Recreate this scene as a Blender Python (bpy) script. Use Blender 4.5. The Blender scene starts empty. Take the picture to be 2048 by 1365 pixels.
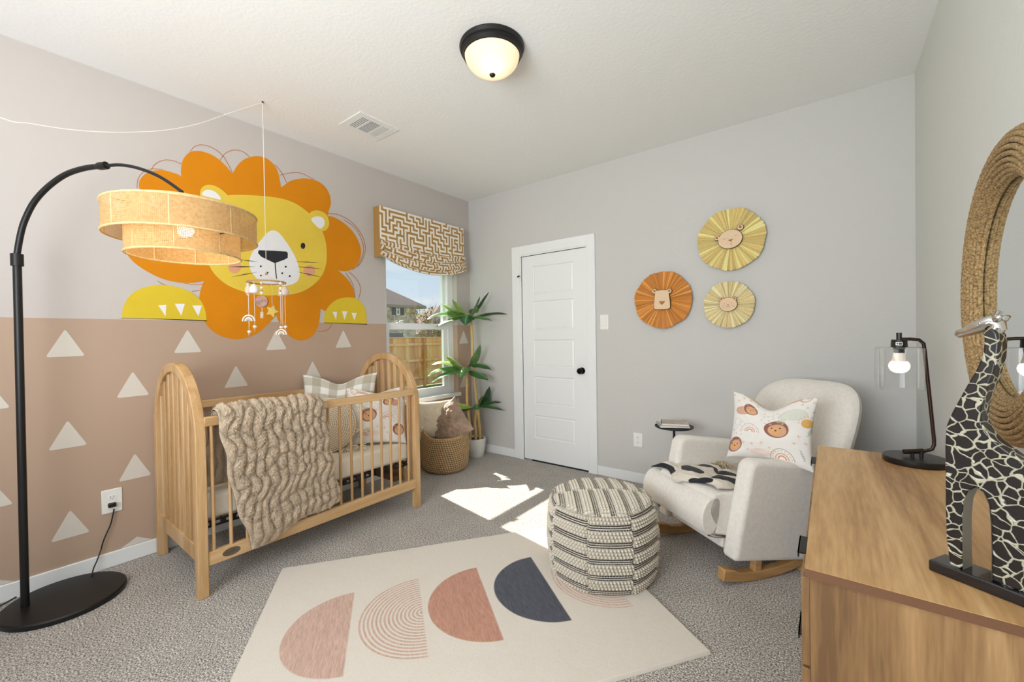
import bpy, bmesh, math, random
import numpy as np
from mathutils import Vector, Matrix, Euler
PI = math.pi
R = math.radians
random.seed(7); RNG = np.random.RandomState(11)
S = bpy.context.scene
COL = S.collection

# ------------------------------------------------------------------ camera
# room: wall_left is x=0 (the lion wall), wall_back is y=0 (the door wall), wall_right is x=W, floor z=0
FPX, YAW, PITCH, ROLL = 830.4, R(-37.48), R(-.63), R(-.90)
CX, CY, CZ = 3.171, -3.382, 1.241
W, H = 3.571, 2.74
FRONT = -4.7
fw = Vector((math.sin(YAW)*math.cos(PITCH), math.cos(YAW)*math.cos(PITCH), math.sin(PITCH)))
r0 = Vector((math.cos(YAW), -math.sin(YAW), 0)); u0 = r0.cross(fw)
rt = r0*math.cos(ROLL)+u0*math.sin(ROLL); up = u0*math.cos(ROLL)-r0*math.sin(ROLL)
cam_d = bpy.data.cameras.new('camera'); cam = bpy.data.objects.new('camera', cam_d); COL.objects.link(cam)
cam_d.sensor_width = 36; cam_d.lens = FPX*36/2048; cam_d.clip_start = .05; cam_d.clip_end = 300
M = Matrix.Identity(4)
for i in range(3):
    M[i][0], M[i][1], M[i][2] = rt[i], up[i], -fw[i]
M[0][3], M[1][3], M[2][3] = CX, CY, CZ
cam.matrix_world = M
S.camera = cam

# ------------------------------------------------------------------ colour management, sky, sun, fill light
S.view_settings.view_transform = 'Standard'; S.view_settings.look = 'None'
S.view_settings.exposure = 0.02; S.view_settings.gamma = 1.0; S.view_settings.use_curve_mapping = False

def lin(c):
    c = np.array(c, float)/255.0
    return np.where(c <= .04045, c/12.92, ((c+.055)/1.055)**2.4)
def L4(c): return tuple(lin(c))+(1,)

wd = bpy.data.worlds.new('sky'); S.world = wd; wd.use_nodes = True
wt = wd.node_tree; wt.nodes.clear()
wo = wt.nodes.new('ShaderNodeOutputWorld'); wb = wt.nodes.new('ShaderNodeBackground')
wg = wt.nodes.new('ShaderNodeTexCoord'); wsx = wt.nodes.new('ShaderNodeSeparateXYZ'); wr = wt.nodes.new('ShaderNodeValToRGB')
wt.links.new(wg.outputs['Generated'], wsx.inputs[0]); wt.links.new(wsx.outputs['Z'], wr.inputs[0])
wr.color_ramp.elements[0].position = 0.0; wr.color_ramp.elements[0].color = L4((232, 241, 249))
wr.color_ramp.elements[1].position = 0.55; wr.color_ramp.elements[1].color = L4((160, 196, 236))
e_ = wr.color_ramp.elements.new(.22); e_.color = L4((196, 221, 244))
# thin cirrus streaks
wn = wt.nodes.new('ShaderNodeTexNoise'); wm = wt.nodes.new('ShaderNodeMapping'); wmx = wt.nodes.new('ShaderNodeMix'); wmx.data_type = 'RGBA'
wm.inputs['Scale'].default_value = (2, 2, 14); wn.inputs['Scale'].default_value = 2.2; wn.inputs['Detail'].default_value = 5
wt.links.new(wg.outputs['Generated'], wm.inputs[0]); wt.links.new(wm.outputs[0], wn.inputs[0])
wcr = wt.nodes.new('ShaderNodeValToRGB'); wcr.color_ramp.elements[0].position = .52; wcr.color_ramp.elements[1].position = .75
wcr.color_ramp.elements[1].color = (.55, .55, .55, 1)
wt.links.new(wn.outputs[0], wcr.inputs[0]); wt.links.new(wcr.outputs[0], wmx.inputs[0])
wt.links.new(wr.outputs[0], wmx.inputs[6]); wmx.inputs[7].default_value = (1, 1, 1, 1)
wt.links.new(wmx.outputs[2], wb.inputs[0]); wb.inputs[1].default_value = 1.0
wt.links.new(wb.outputs[0], wo.inputs[0])

sd = bpy.data.lights.new('sun', 'SUN'); so = bpy.data.objects.new('sun', sd); COL.objects.link(so)
sd.energy = 16.0; sd.angle = R(.55); sd.color = (1, .93, .82)
sv = Vector((1, -.177, -.905)); so.rotation_euler = sv.to_track_quat('-Z', 'Y').to_euler(); so.location = (-6, 2, 8)

def area(name, loc, direction, sx, sy, power, color):
    d = bpy.data.lights.new(name, 'AREA'); o = bpy.data.objects.new(name, d); COL.objects.link(o)
    d.shape = 'RECTANGLE'; d.size = sx; d.size_y = sy; d.energy = power; d.color = color
    o.location = loc; o.rotation_euler = Vector(direction).to_track_quat('-Z', 'Z').to_euler()
    return o
# added fill light, set in a made-up window opening behind the camera
area('fill_light_front', (2.25, FRONT+.02, 1.5), (-.08, 1, .75), 1.55, 1.6, 106, (.93, .965, 1))

# ------------------------------------------------------------------ helpers: pixel of the photograph -> point in the room
def ray(x, y): return fw + rt*((x-1024)/FPX) - up*((y-682.5)/FPX)
CAMP = Vector((CX, CY, CZ))
def atx(x, y, X=0.0): d = ray(x, y); return CAMP+d*((X-CX)/d.x)
def aty(x, y, Y=0.0): d = ray(x, y); return CAMP+d*((Y-CY)/d.y)
def atz(x, y, Z=0.0): d = ray(x, y); return CAMP+d*((Z-CZ)/d.z)
def vert(x, y, X, Y):
    d = ray(x, y); t = ((X-CX)*d.x+(Y-CY)*d.y)/(d.x**2+d.y**2); return CAMP+d*t

# ------------------------------------------------------------------ helpers: objects
def tag(o, label=None, cat=None, group=None, kind=None):
    if label: o['label'] = label
    if cat: o['category'] = cat
    if group: o['group'] = group
    if kind: o['kind'] = kind
    return o
def thing(name, label, cat, loc=(0, 0, 0), rot=(0, 0, 0), group=None):
    o = bpy.data.objects.new(name, None); COL.objects.link(o); o.empty_display_size = .05
    o.location = loc; o.rotation_euler = rot
    return tag(o, label, cat, group)

class MB:
    """collects shapes and links them as one mesh object"""
    def __init__(s): s.bm = bmesh.new()
    def box(s, a, b, mat=None):
        (x0, y0, z0), (x1, y1, z1) = a, b
        v = [s.bm.verts.new(p) for p in [(x0,y0,z0),(x1,y0,z0),(x1,y1,z0),(x0,y1,z0),(x0,y0,z1),(x1,y0,z1),(x1,y1,z1),(x0,y1,z1)]]
        for f in [(0,3,2,1),(4,5,6,7),(0,1,5,4),(1,2,6,5),(2,3,7,6),(3,0,4,7)]: s.bm.faces.new([v[i] for i in f])
        if mat is not None:
            for q in v: q.co = mat @ q.co
        return s
    def tube(s, pts, r, n=10, closed=False, cap=True):
        pts = [Vector(p) for p in pts]; m = len(pts)
        rs = r if isinstance(r, (list, tuple)) else [r]*m
        rings = []; prev = None
        for i, p in enumerate(pts):
            if closed: t = pts[(i+1) % m]-pts[i-1]
            else: t = pts[min(i+1, m-1)]-pts[max(i-1, 0)]
            t.normalize()
            if prev is None:
                a = Vector((0, 0, 1)) if abs(t.z) < .9 else Vector((1, 0, 0))
                nrm = (a-t*a.dot(t)).normalized()
            else: nrm = (prev-t*prev.dot(t)).normalized()
            prev = nrm; bn = t.cross(nrm)
            rings.append([s.bm.verts.new(p+(nrm*math.cos(2*PI*k/n)+bn*math.sin(2*PI*k/n))*rs[i]) for k in range(n)])
        for i in range(m if closed else m-1):
            A, B = rings[i], rings[(i+1) % m]
            off = 0
            if closed and i == m-1:
                off = min(range(n), key=lambda o: (A[0].co-B[o].co).length)
            for k in range(n): s.bm.faces.new([A[k], A[(k+1) % n], B[(k+1+off) % n], B[(k+off) % n]])
        if cap and not closed:
            s.bm.faces.new(rings[0][::-1]); s.bm.faces.new(rings[-1])
        return s
    def lathe(s, prof, c=(0, 0, 0), n=32, axis='z', cap=False):
        c = Vector(c); rings = []
        for r, h in prof:
            ring = []
            for k in range(n):
                a = 2*PI*k/n; x, y = r*math.cos(a), r*math.sin(a)
                p = {'z': (x, y, h), 'x': (h, x, y), 'y': (x, h, y)}[axis]
                ring.append(s.bm.verts.new(c+Vector(p)))
            rings.append(ring)
        for A, B in zip(rings, rings[1:]):
            for k in range(n): s.bm.faces.new([A[k], A[(k+1) % n], B[(k+1) % n], B[k]])
        if cap: s.bm.faces.new(rings[0][::-1]); s.bm.faces.new(rings[-1])
        return s
    def ball(s, c, r, n=12, sc=(1, 1, 1)):
        m = Matrix.Translation(c) @ Matrix.Diagonal((r*sc[0], r*sc[1], r*sc[2], 1))
        bmesh.ops.create_uvsphere(s.bm, u_segments=n, v_segments=max(6, n*2//3), radius=1, matrix=m); return s
    def prism(s, poly, f0, f1):
        """poly: 2-D points; f0/f1 map (a,b) -> 3-D point on the two faces"""
        A = [s.bm.verts.new(f0(*p)) for p in poly]; B = [s.bm.verts.new(f1(*p)) for p in poly]
        n = len(poly)
        s.bm.faces.new(A); s.bm.faces.new(B[::-1])
        for i in range(n): s.bm.faces.new([A[i], B[i], B[(i+1) % n], A[(i+1) % n]])
        return s
    def flat(s, poly, f):
        s.bm.faces.new([s.bm.verts.new(f(*p)) for p in poly]); return s
    def build(s, name, mat, parent=None, smooth=True, bevel=0, seg=2, ang=40, world=False, subsurf=0):
        bm = s.bm
        ng = [f for f in bm.faces if len(f.verts) > 4]
        bmesh.ops.recalc_face_normals(bm, faces=bm.faces)
        if ng: bmesh.ops.triangulate(bm, faces=ng) if not bevel else None
        me = bpy.data.meshes.new(name)
        if world and parent is not None:
            r = parent
            while r.parent: r = r.parent
            inv = (Matrix.Translation(r.location) @ r.rotation_euler.to_matrix().to_4x4()).inverted()
            bmesh.ops.transform(bm, matrix=inv, verts=bm.verts)
        bm.to_mesh(me); bm.free()
        return finish(me, name, mat, parent, smooth, bevel, seg, ang, subsurf)

def finish(me, name, mat, parent=None, smooth=True, bevel=0, seg=2, ang=40, subsurf=0):
    o = bpy.data.objects.new(name, me); COL.objects.link(o)
    for m in (mat if isinstance(mat, (list, tuple)) else [mat]): me.materials.append(m)
    if parent is not None: o.parent = parent
    if bevel:
        b = o.modifiers.new('bevel', 'BEVEL'); b.width = bevel; b.segments = seg; b.limit_method = 'ANGLE'; b.angle_limit = R(30)
    if subsurf:
        b = o.modifiers.new('subsurf', 'SUBSURF'); b.levels = subsurf; b.render_levels = subsurf
    if smooth:
        me.shade_smooth()
        if ang < 180:
            try: me.set_sharp_from_angle(angle=R(ang))
            except Exception: pass
    return o

def grid(name, P, mat, parent=None, col=None, closed_u=False, closed_v=False, uv=None, extra=None, ang=180, inv=None):
    """P: array (nv,nu,3) of points; col (nv,nu,3) linear colours; extra: further (P,col) sheets joined into the same mesh"""
    sheets = [(P, col)]+(extra or [])
    V = []; F = []; C = []; U = []
    base = 0
    for (Q, q) in sheets:
        nv, nu = Q.shape[:2]; V.append(Q.reshape(-1, 3))
        if q is not None: C.append(np.clip(q.reshape(-1, 3), 0, 1))
        iu = nu if closed_u else nu-1; iv = nv if closed_v else nv-1
        I, J = np.meshgrid(np.arange(iv), np.arange(iu), indexing='ij')
        I2 = (I+1) % nv; J2 = (J+1) % nu
        F.append(np.stack([I*nu+J, I*nu+J2, I2*nu+J2, I2*nu+J], -1).reshape(-1, 4)+base); base += nv*nu
    V = np.concatenate(V); F = np.concatenate(F)
    if inv is not None:
        A = np.array(inv); V = V@A[:3, :3].T+A[:3, 3]
    me = bpy.data.meshes.new(name)
    me.from_pydata(V.tolist(), [], F.tolist())
    if C:
        C = np.concatenate(C); a = me.color_attributes.new('Col', 'FLOAT_COLOR', 'POINT')
        a.data.foreach_set('color', np.concatenate([C, np.ones((len(C), 1))], 1).astype(np.float32).ravel())
    if uv is not None:
        l = me.uv_layers.new(name='UVMap'); uvf = uv.reshape(-1, 2)[F.ravel()]
        l.data.foreach_set('uv', uvf.astype(np.float32).ravel())
    me.update()
    return finish(me, name, mat, parent, True, ang=ang)

def inv_of(root):
    return (Matrix.Translation(root.location) @ root.rotation_euler.to_matrix().to_4x4()).inverted()

def fnoise(X, Y, seed=0, oct=4):
    """smooth value noise on arrays"""
    rs = np.random.RandomState(seed); out = np.zeros_like(X, float); amp = 1; tot = 0; f = 1
    T = rs.rand(64, 64)
    for o in range(oct):
        x = X*f+o*17.3; y = Y*f+o*9.1
        xi = np.floor(x).astype(int); yi = np.floor(y).astype(int); xf = x-xi; yf = y-yi
        xf = xf*xf*(3-2*xf); yf = yf*yf*(3-2*yf)
        g = lambda a, b: T[a % 64, b % 64]
        out += amp*((g(xi, yi)*(1-xf)+g(xi+1, yi)*xf)*(1-yf)+(g(xi, yi+1)*(1-xf)+g(xi+1, yi+1)*xf)*yf)
        tot += amp; amp *= .5; f *= 2
    return out/tot

# ------------------------------------------------------------------ helpers: materials
def nodes(name):
    m = bpy.data.materials.new(name); m.use_nodes = True; t = m.node_tree; t.nodes.clear()
    out = t.nodes.new('ShaderNodeOutputMaterial'); p = t.nodes.new('ShaderNodeBsdfPrincipled')
    t.links.new(p.outputs[0], out.inputs[0]); return m, t, p, out
def N(t, kind, **kw):
    n = t.nodes.new('ShaderNode'+kind)
    for k, v in kw.items():
        if k.startswith('i_'): n.inputs[int(k[2:])].default_value = v
        else: setattr(n, k, v)
    return n
def mat(name, c, rough=.6, metal=0, var=0.0, vscale=40, bump=0, bscale=200, coat=0, spec=.5, sheen=0, detail=4, stretch=(1, 1, 1), bdist=.002):
    m, t, p, out = nodes(name)
    p.inputs['Base Color'].default_value = L4(c); p.inputs['Roughness'].default_value = rough
    p.inputs['Metallic'].default_value = metal; p.inputs['Coat Weight'].default_value = coat
    p.inputs['Specular IOR Level'].default_value = spec; p.inputs['Sheen Weight'].default_value = sheen
    tc = N(t, 'TexCoord'); mp = N(t, 'Mapping'); mp.inputs['Scale'].default_value = stretch
    t.links.new(tc.outputs['Object'], mp.inputs[0])
    if var:
        nz = N(t, 'TexNoise'); nz.inputs['Scale'].default_value = vscale; nz.inputs['Detail'].default_value = detail
        cr = N(t, 'ValToRGB'); cr.color_ramp.elements[0].position = .3; cr.color_ramp.elements[1].position = .7
        a = lin(c); cr.color_ramp.elements[0].color = tuple(a*(1-var))+(1,); cr.color_ramp.elements[1].color = tuple(np.minimum(a*(1+var), 1))+(1,)
        t.links.new(mp.outputs[0], nz.inputs[0]); t.links.new(nz.outputs[0], cr.inputs[0]); t.links.new(cr.outputs[0], p.inputs[0])
    if bump:
        nz = N(t, 'TexNoise'); nz.inputs['Scale'].default_value = bscale; nz.inputs['Detail'].default_value = 3
        b = N(t, 'Bump'); b.inputs['Strength'].default_value = bump; b.inputs['Distance'].default_value = bdist
        t.links.new(mp.outputs[0], nz.inputs[0]); t.links.new(nz.outputs[0], b.inputs['Height']); t.links.new(b.outputs[0], p.inputs['Normal'])
    return m
def vmat(name, rough=.85, bump=.3, bscale=400, sheen=.1, var=.12, vscale=300, bdist=.002):
    """material whose colour is the dyed / printed colour stored on the cloth"""
    m, t, p, out = nodes(name)
    at = N(t, 'VertexColor', layer_name='Col'); tc = N(t, 'TexCoord')
    nz = N(t, 'TexNoise'); nz.inputs['Scale'].default_value = vscale; nz.inputs['Detail'].default_value = 3
    t.links.new(tc.outputs['Object'], nz.inputs[0])
    mr = N(t, 'MapRange'); mr.inputs[1].default_value = .3; mr.inputs[2].default_value = .7; mr.inputs[3].default_value = 1-var; mr.inputs[4].default_value = 1+var*.5
    t.links.new(nz.outputs[0], mr.inputs[0])
    mx = N(t, 'VectorMath', operation='SCALE'); t.links.new(at.outputs[0], mx.inputs[0]); t.links.new(mr.outputs[0], mx.inputs['Scale'])
    t.links.new(mx.outputs[0], p.inputs[0]); p.inputs['Roughness'].default_value = rough; p.inputs['Sheen Weight'].default_value = sheen
    if bump:
        n2 = N(t, 'TexNoise'); n2.inputs['Scale'].default_value = bscale; n2.inputs['Detail'].default_value = 2
        t.links.new(tc.outputs['Object'], n2.inputs[0])
        b = N(t, 'Bump'); b.inputs['Strength'].default_value = bump; b.inputs['Distance'].default_value = bdist
        t.links.new(n2.outputs[0], b.inputs['Height']); t.links.new(b.outputs[0], p.inputs['Normal'])
    return m
def wood(name, c1, c2, c3=None, axis='z', scale=1.0, rough=.45, streak=14, rings=False):
    """grain runs along axis"""
    m, t, p, out = nodes(name)
    tc = N(t, 'TexCoord'); mp = N(t, 'Mapping')
    sc = {'x': (.6, 9, 9), 'y': (9, .6, 9), 'z': (9, 9, .6)}[axis]
    mp.inputs['Scale'].default_value = tuple(v*scale for v in sc)
    t.links.new(tc.outputs['Object'], mp.inputs[0])
    n1 = N(t, 'TexNoise'); n1.inputs['Scale'].default_value = 1.0; n1.inputs['Detail'].default_value = 6; n1.inputs['Distortion'].default_value = .8
    n2 = N(t, 'TexNoise'); n2.inputs['Scale'].default_value = streak; n2.inputs['Detail'].default_value = 4
    t.links.new(mp.outputs[0], n1.inputs[0]); t.links.new(mp.outputs[0], n2.inputs[0])
    mx = N(t, 'Math', operation='MULTIPLY_ADD'); mx.inputs[1].default_value = .35
    t.links.new(n2.outputs[0], mx.inputs[0]); t.links.new(n1.outputs[0], mx.inputs[2])
    cr = N(t, 'ValToRGB'); cr.color_ramp.elements[0].position = .48; cr.color_ramp.elements[0].color = L4(c1)
    cr.color_ramp.elements[1].position = .85; cr.color_ramp.elements[1].color = L4(c2)
    if c3: e = cr.color_ramp.elements.new(.66); e.color = L4(c3)
    t.links.new(mx.outputs[0], cr.inputs[0]); t.links.new(cr.outputs[0], p.inputs[0])
    b = N(t, 'Bump'); b.inputs['Strength'].default_value = .08; b.inputs['Distance'].default_value = .002
    t.links.new(mx.outputs[0], b.inputs['Height']); t.links.new(b.outputs[0], p.inputs['Normal'])
    p.inputs['Roughness'].default_value = rough
    return m
def emis(name, c, s):
    m, t, p, out = nodes(name); p.inputs['Base Color'].default_value = L4(c)
    p.inputs['Emission Color'].default_value = L4(c); p.inputs['Emission Strength'].default_value = s; return m
def thin_glass(name, tint=(1, 1, 1), refl=.08, edge=.6):
    m = bpy.data.materials.new(name); m.use_nodes = True; t = m.node_tree; t.nodes.clear()
    out = N(t, 'OutputMaterial'); tr = N(t, 'BsdfTransparent'); tr.inputs[0].default_value = tuple(tint)+(1,)
    gl = N(t, 'BsdfGlossy'); gl.inputs[1].default_value = .03
    lw = N(t, 'LayerWeight'); lw.inputs[0].default_value = .35
    mr = N(t, 'MapRange'); mr.inputs[3].default_value = refl; mr.inputs[4].default_value = edge
    mx = N(t, 'MixShader'); t.links.new(lw.outputs['Facing'], mr.inputs[0]); t.links.new(mr.outputs[0], mx.inputs[0])
    t.links.new(tr.outputs[0], mx.inputs[1]); t.links.new(gl.outputs[0], mx.inputs[2]); t.links.new(mx.outputs[0], out.inputs[0])
    return m

def catmull(pts, n=6, closed=True):
    out = []; m = len(pts)
    rng = range(m) if closed else range(m-1)
    for i in rng:
        p0 = pts[(i-1) % m] if closed or i > 0 else pts[0]
        p1 = pts[i]; p2 = pts[(i+1) % m]; p3 = pts[(i+2) % m] if closed or i+2 < m else pts[-1]
        for k in range(n):
            s = k/n
            out.append(tuple(.5*((2*b)+(-a+c)*s+(2*a-5*b+4*c-d)*s*s+(-a+3*b-3*c+d)*s**3) for a, b, c, d in zip(p0, p1, p2, p3)))
    if not closed: out.append(tuple(pts[-1]))
    return out
def ell(cx, cy, rx, ry, n=24, a0=0, a1=2*PI):
    return [(cx+rx*math.cos(a0+(a1-a0)*k/n), cy+ry*math.sin(a0+(a1-a0)*k/n)) for k in range(n)]

# ================================================================== THE ROOM
def struct(o): o['kind'] = 'structure'; return o
def paint_wall(name, c):
    return mat(name, c, rough=.75, bump=.35, bscale=55, bdist=.0035, spec=.25)
M_ceil = paint_wall('ceiling_paint', (240, 240, 238))
M_wall = paint_wall('wall_paint', (203, 201, 197))
M_wallR = paint_wall('right_wall_paint', (216, 217, 213))
M_trim = mat('white_trim_paint', (236, 237, 236), rough=.35)
M_black = mat('matte_black_metal', (22, 21, 21), rough=.42, spec=.4)

# carpet
def carpet_mat():
    m, t, p, out = nodes('carpet_pile')
    tc = N(t, 'TexCoord')
    n1 = N(t, 'TexNoise'); n1.inputs['Scale'].default_value = 150; n1.inputs['Detail'].default_value = 3; n1.inputs['Roughness'].default_value = .7
    n2 = N(t, 'TexVoronoi'); n2.inputs['Scale'].default_value = 190
    n3 = N(t, 'TexNoise'); n3.inputs['Scale'].default_value = 5; n3.inputs['Detail'].default_value = 3
    for n in (n1, n2, n3): t.links.new(tc.outputs['Object'], n.inputs[0])
    cr = N(t, 'ValToRGB'); cr.color_ramp.elements[0].position = .36; cr.color_ramp.elements[0].color = L4((92, 87, 81))
    cr.color_ramp.elements[1].position = .64; cr.color_ramp.elements[1].color = L4((250, 244, 236))
    e = cr.color_ramp.elements.new(.5); e.color = L4((188, 180, 171))
    t.links.new(n1.outputs[0], cr.inputs[0])
    mr = N(t, 'MapRange'); mr.inputs[1].default_value = .3; mr.inputs[2].default_value = .7; mr.inputs[3].default_value = .93; mr.inputs[4].default_value = 1.05
    t.links.new(n3.outputs[0], mr.inputs[0])
    vm = N(t, 'VectorMath', operation='SCALE'); t.links.new(cr.outputs[0], vm.inputs[0]); t.links.new(mr.outputs[0], vm.inputs['Scale'])
    t.links.new(vm.outputs[0], p.inputs[0]); p.inputs['Roughness'].default_value = .95; p.inputs['Specular IOR Level'].default_value = .1
    ad = N(t, 'Math', operation='SUBTRACT'); t.links.new(n1.outputs[0], ad.inputs[0]); t.links.new(n2.outputs[0], ad.inputs[1])
    b = N(t, 'Bump'); b.inputs['Strength'].default_value = .8; b.inputs['Distance'].default_value = .006
    t.links.new(ad.outputs[0], b.inputs['Height']); t.links.new(b.outputs[0], p.inputs['Normal'])
    return m
struct(MB().box((0, FRONT, -.12), (W, 0, 0)).build('floor', carpet_mat(), smooth=False))
struct(MB().box((-.2, FRONT-.15, H), (W+.2, .2, H+.12)).build('ceiling', M_ceil, smooth=False))

# window opening in the left wall
WY0, WY1, WZ0, WZ1 = -1.105, -.205, .635, 2.13
# left wall: upper colour and the beige lower zone split at z=1.37
def left_wall_mat():
    m, t, p, out = nodes('left_wall_paint')
    tc = N(t, 'TexCoord'); sx = N(t, 'SeparateXYZ'); t.links.new(tc.outputs['Object'], sx.inputs[0])
    nz = N(t, 'TexNoise'); nz.inputs['Scale'].default_value = 1.3; nz.inputs['Detail'].default_value = 1
    t.links.new(tc.outputs['Object'], nz.inputs[0])
    g = N(t, 'Math', operation='GREATER_THAN'); g.inputs[1].default_value = 1.372; t.links.new(sx.outputs[2], g.inputs[0])
    mx = N(t, 'Mix', data_type='RGBA'); t.links.new(g.outputs[0], mx.inputs[0])
    mx.inputs[6].default_value = L4((183, 157, 136)); mx.inputs[7].default_value = L4((196, 188, 182))
    t.links.new(mx.outputs[2], p.inputs[0]); p.inputs['Roughness'].default_value = .65; p.inputs['Specular IOR Level'].default_value = .3
    return m
M_left = left_wall_mat()
T = .16
lw = MB()
lw.box((-T, FRONT-.15, -.12), (0, WY0, H)); lw.box((-T, WY1, -.12), (0, .16, H))
lw.box((-T, WY0, -.12), (0, WY1, WZ0)); lw.box((-T, WY0, WZ1), (0, WY1, H))
struct(lw.build('wall_left', M_left, smooth=False))
# back wall with the door opening
DX0, DX1, DZ = .712, 1.435, 2.038
bw = MB()
bw.box((0, 0, -.12), (DX0, .14, H)); bw.box((DX1, 0, -.12), (W+T, .14, H)); bw.box((DX0, 0, DZ), (DX1, .14, H))
struct(bw.build('wall_back', M_wall, smooth=False))
struct(MB().box((W, FRONT-.15, -.12), (W+T, 0, H)).build('wall_right', M_wallR, smooth=False))
# wall behind the camera, with a wide opening added for the fill light
fwm = MB()
fwm.box((0, FRONT-.15, -.12), (.45, FRONT, H)); fwm.box((3.05, FRONT-.15, -.12), (W, FRONT, H))
fwm.box((.45, FRONT-.15, -.12), (3.05, FRONT, .7)); fwm.box((.45, FRONT-.15, 2.4), (3.05, FRONT, H))
struct(fwm.build('wall_front', M_wall, smooth=False))
w2 = MB()  # unseen window frame, added around the fill light
for a, b in [((.45, .7), (3.05, .75)), ((.45, 2.35), (3.05, 2.4)), ((.45, .75), (.5, 2.35)), ((3.0, .75), (3.05, 2.35)), ((1.72, .75), (1.78, 2.35))]:
    w2.box((a[0], FRONT-.10, a[1]), (b[0], FRONT-.04, b[1]))
struct(w2.build('added_window', M_trim, smooth=False))

# baseboards
def baseboard(name, a, b):
    struct(MB().box(a, b).build(name, M_trim, smooth=True, bevel=.004, seg=2))
baseboard('baseboard_left', (0, FRONT, 0), (.014, -.0, .083))
baseboard('baseboard_back', (0.014, -.014, 0), (.603, 0, .083))
baseboard('baseboard_back', (1.524, -.014, 0), (W-.014, 0, .083))
baseboard('baseboard_right', (W-.014, FRONT, 0), (W, 0, .083))

# door casing
tr = MB()
tr.box((.603, -.018, 0), (.70, 0, 2.142)); tr.box((1.447, -.018, 0), (1.524, 0, 2.142)); tr.box((.70, -.018, 2.05), (1.447, 0, 2.142))
struct(tr.build('trim_1', M_trim, smooth=True, bevel=.003, seg=2))
jm = MB()
jm.box((.70, -.012, 0), (DX0, .13, 2.05)); jm.box((DX1, -.012, 0), (1.447, .13, 2.05)); jm.box((DX0, -.012, DZ), (DX1, .13, 2.05))
struct(jm.build('trim_2', M_trim, smooth=False))
# five-panel door
dm = MB(); bm = dm.bm
xs = [DX0+.003, .842, 1.297, DX1-.003]
zp = [(.235, .461), (.57, .844), (.938, 1.205), (1.30, 1.585), (1.653, 1.925)]
zs = [.014]+[v for p in zp for v in p]+[DZ-.004]
yf = .004
def quad(pts): bm.faces.new([bm.verts.new(p) for p in pts])
for i in range(3):
    for j in range(len(zs)-1):
        x0, x1, z0, z1 = xs[i], xs[i+1], zs[j], zs[j+1]
        if i == 1 and j % 2 == 1:
            prev = (x0, x1, z0, z1, yf)
            for ins, dy in ((.006, .007), (.010, .009), (.022, .004), (.026, .004)):
                cur = (x0+ins, x1-ins, z0+ins, z1-ins, yf+dy)
                a, b = prev, cur
                A = [(a[0], a[4], a[2]), (a[1], a[4], a[2]), (a[1], a[4], a[3]), (a[0], a[4], a[3])]
                B = [(b[0], b[4], b[2]), (b[1], b[4], b[2]), (b[1], b[4], b[3]), (b[0], b[4], b[3])]
                for k in range(4): quad([A[k], A[(k+1) % 4], B[(k+1) % 4], B[k]])
                prev = cur
            c = prev; quad([(c[0], c[4], c[2]), (c[1], c[4], c[2]), (c[1], c[4], c[3]), (c[0], c[4], c[3])])
        else: quad([(x0, yf, z0), (x1, yf, z0), (x1, yf, z1), (x0, yf, z1)])
X0, X1, Z0, Z1 = xs[0], xs[-1], zs[0], zs[-1]
quad([(X0, yf, Z0), (X0, yf, Z1), (X0, .04, Z1), (X0, .04, Z0)]); quad([(X1, yf, Z0), (X1, .04, Z0), (X1, .04, Z1), (X1, yf, Z1)])
quad([(X0, yf, Z0), (X0, .04, Z0), (X1, .04, Z0), (X1, yf, Z0)]); quad([(X0, yf, Z1), (X1, yf, Z1), (X1, .04, Z1), (X0, .04, Z1)]); quad([(X0, .04, Z0), (X0, .04, Z1), (X1, .04, Z1), (X1, .04, Z0)])
bmesh.ops.remove_doubles(bm, verts=bm.verts, dist=1e-5)
door = struct(dm.build('door_1', M_trim, smooth=False))
kn = MB(); kn.lathe([(.0, -.062), (.018, -.061), (.027, -.052), (.029, -.040), (.022, -.028), (.013, -.022), (.012, -.006), (.030, -.004), (.031, .006)], (1.375, 0, .918), 24, 'y')
kn.build('door_knob', mat('knob_black', (18, 17, 17), rough=.25, metal=.6), door)['label'] = 'round black door knob'
for hz in (.30, 1.13, 1.84):
    MB().tube([(DX0-.004, -.014, hz-.045), (DX0-.004, -.014, hz+.045)], .006, 8).build('door_hinge', M_trim, door)
ds = MB(); ds.tube([(DX0-.002, -.02, 1.84), (DX0+.0, -.05, 1.842)], .003, 8); ds.ball((DX0, -.052, 1.842), .007); ds.ball((DX0-.028, -.028, 1.838), .008); ds.tube([(DX0, -.03, 1.84), (DX0-.028, -.028, 1.838)], .003, 8)
ds.build('door_stop', M_black, door)['label'] = 'small black hinge door stop'
# near-black sheet standing in for the shade behind the door gap
struct(MB().box((DX0-.1, .139, -.1), (DX1+.1, .15, DZ+.1)).build('door_gap_shade', mat('gap_shade', (25, 24, 23)), smooth=False))

# window: drywall-return opening, white vinyl single-hung window set back from the wall face
win = MB()
wbn = [0]
def wb(y0, y1, z0, z1, x0, x1): wbn[0] += 1; e = wbn[0]*.0003; win.box((x0-e, y0, z0), (x1+e, y1, z1))
XF = -.085
wb(WY0, WY0+.055, WZ0, WZ1, -.14, XF+.02); wb(WY1-.075, WY1, WZ0, WZ1, -.14, XF+.02)
wb(WY0, WY1, WZ0, WZ0+.035, -.14, XF+.02); wb(WY0, WY1, WZ1-.05, WZ1, -.14, XF+.02)
# upper sash (outer)
wb(WY1-.115, WY1-.075, 1.33, WZ1-.05, -.135, -.10); wb(WY0+.055, WY0+.08, 1.33, WZ1-.05, -.135, -.10)
wb(WY0+.055, WY1-.075, WZ1-.075, WZ1-.05, -.135, -.10); wb(WY0+.055, WY1-.075, 1.33, 1.375, -.135, -.10)
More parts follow.
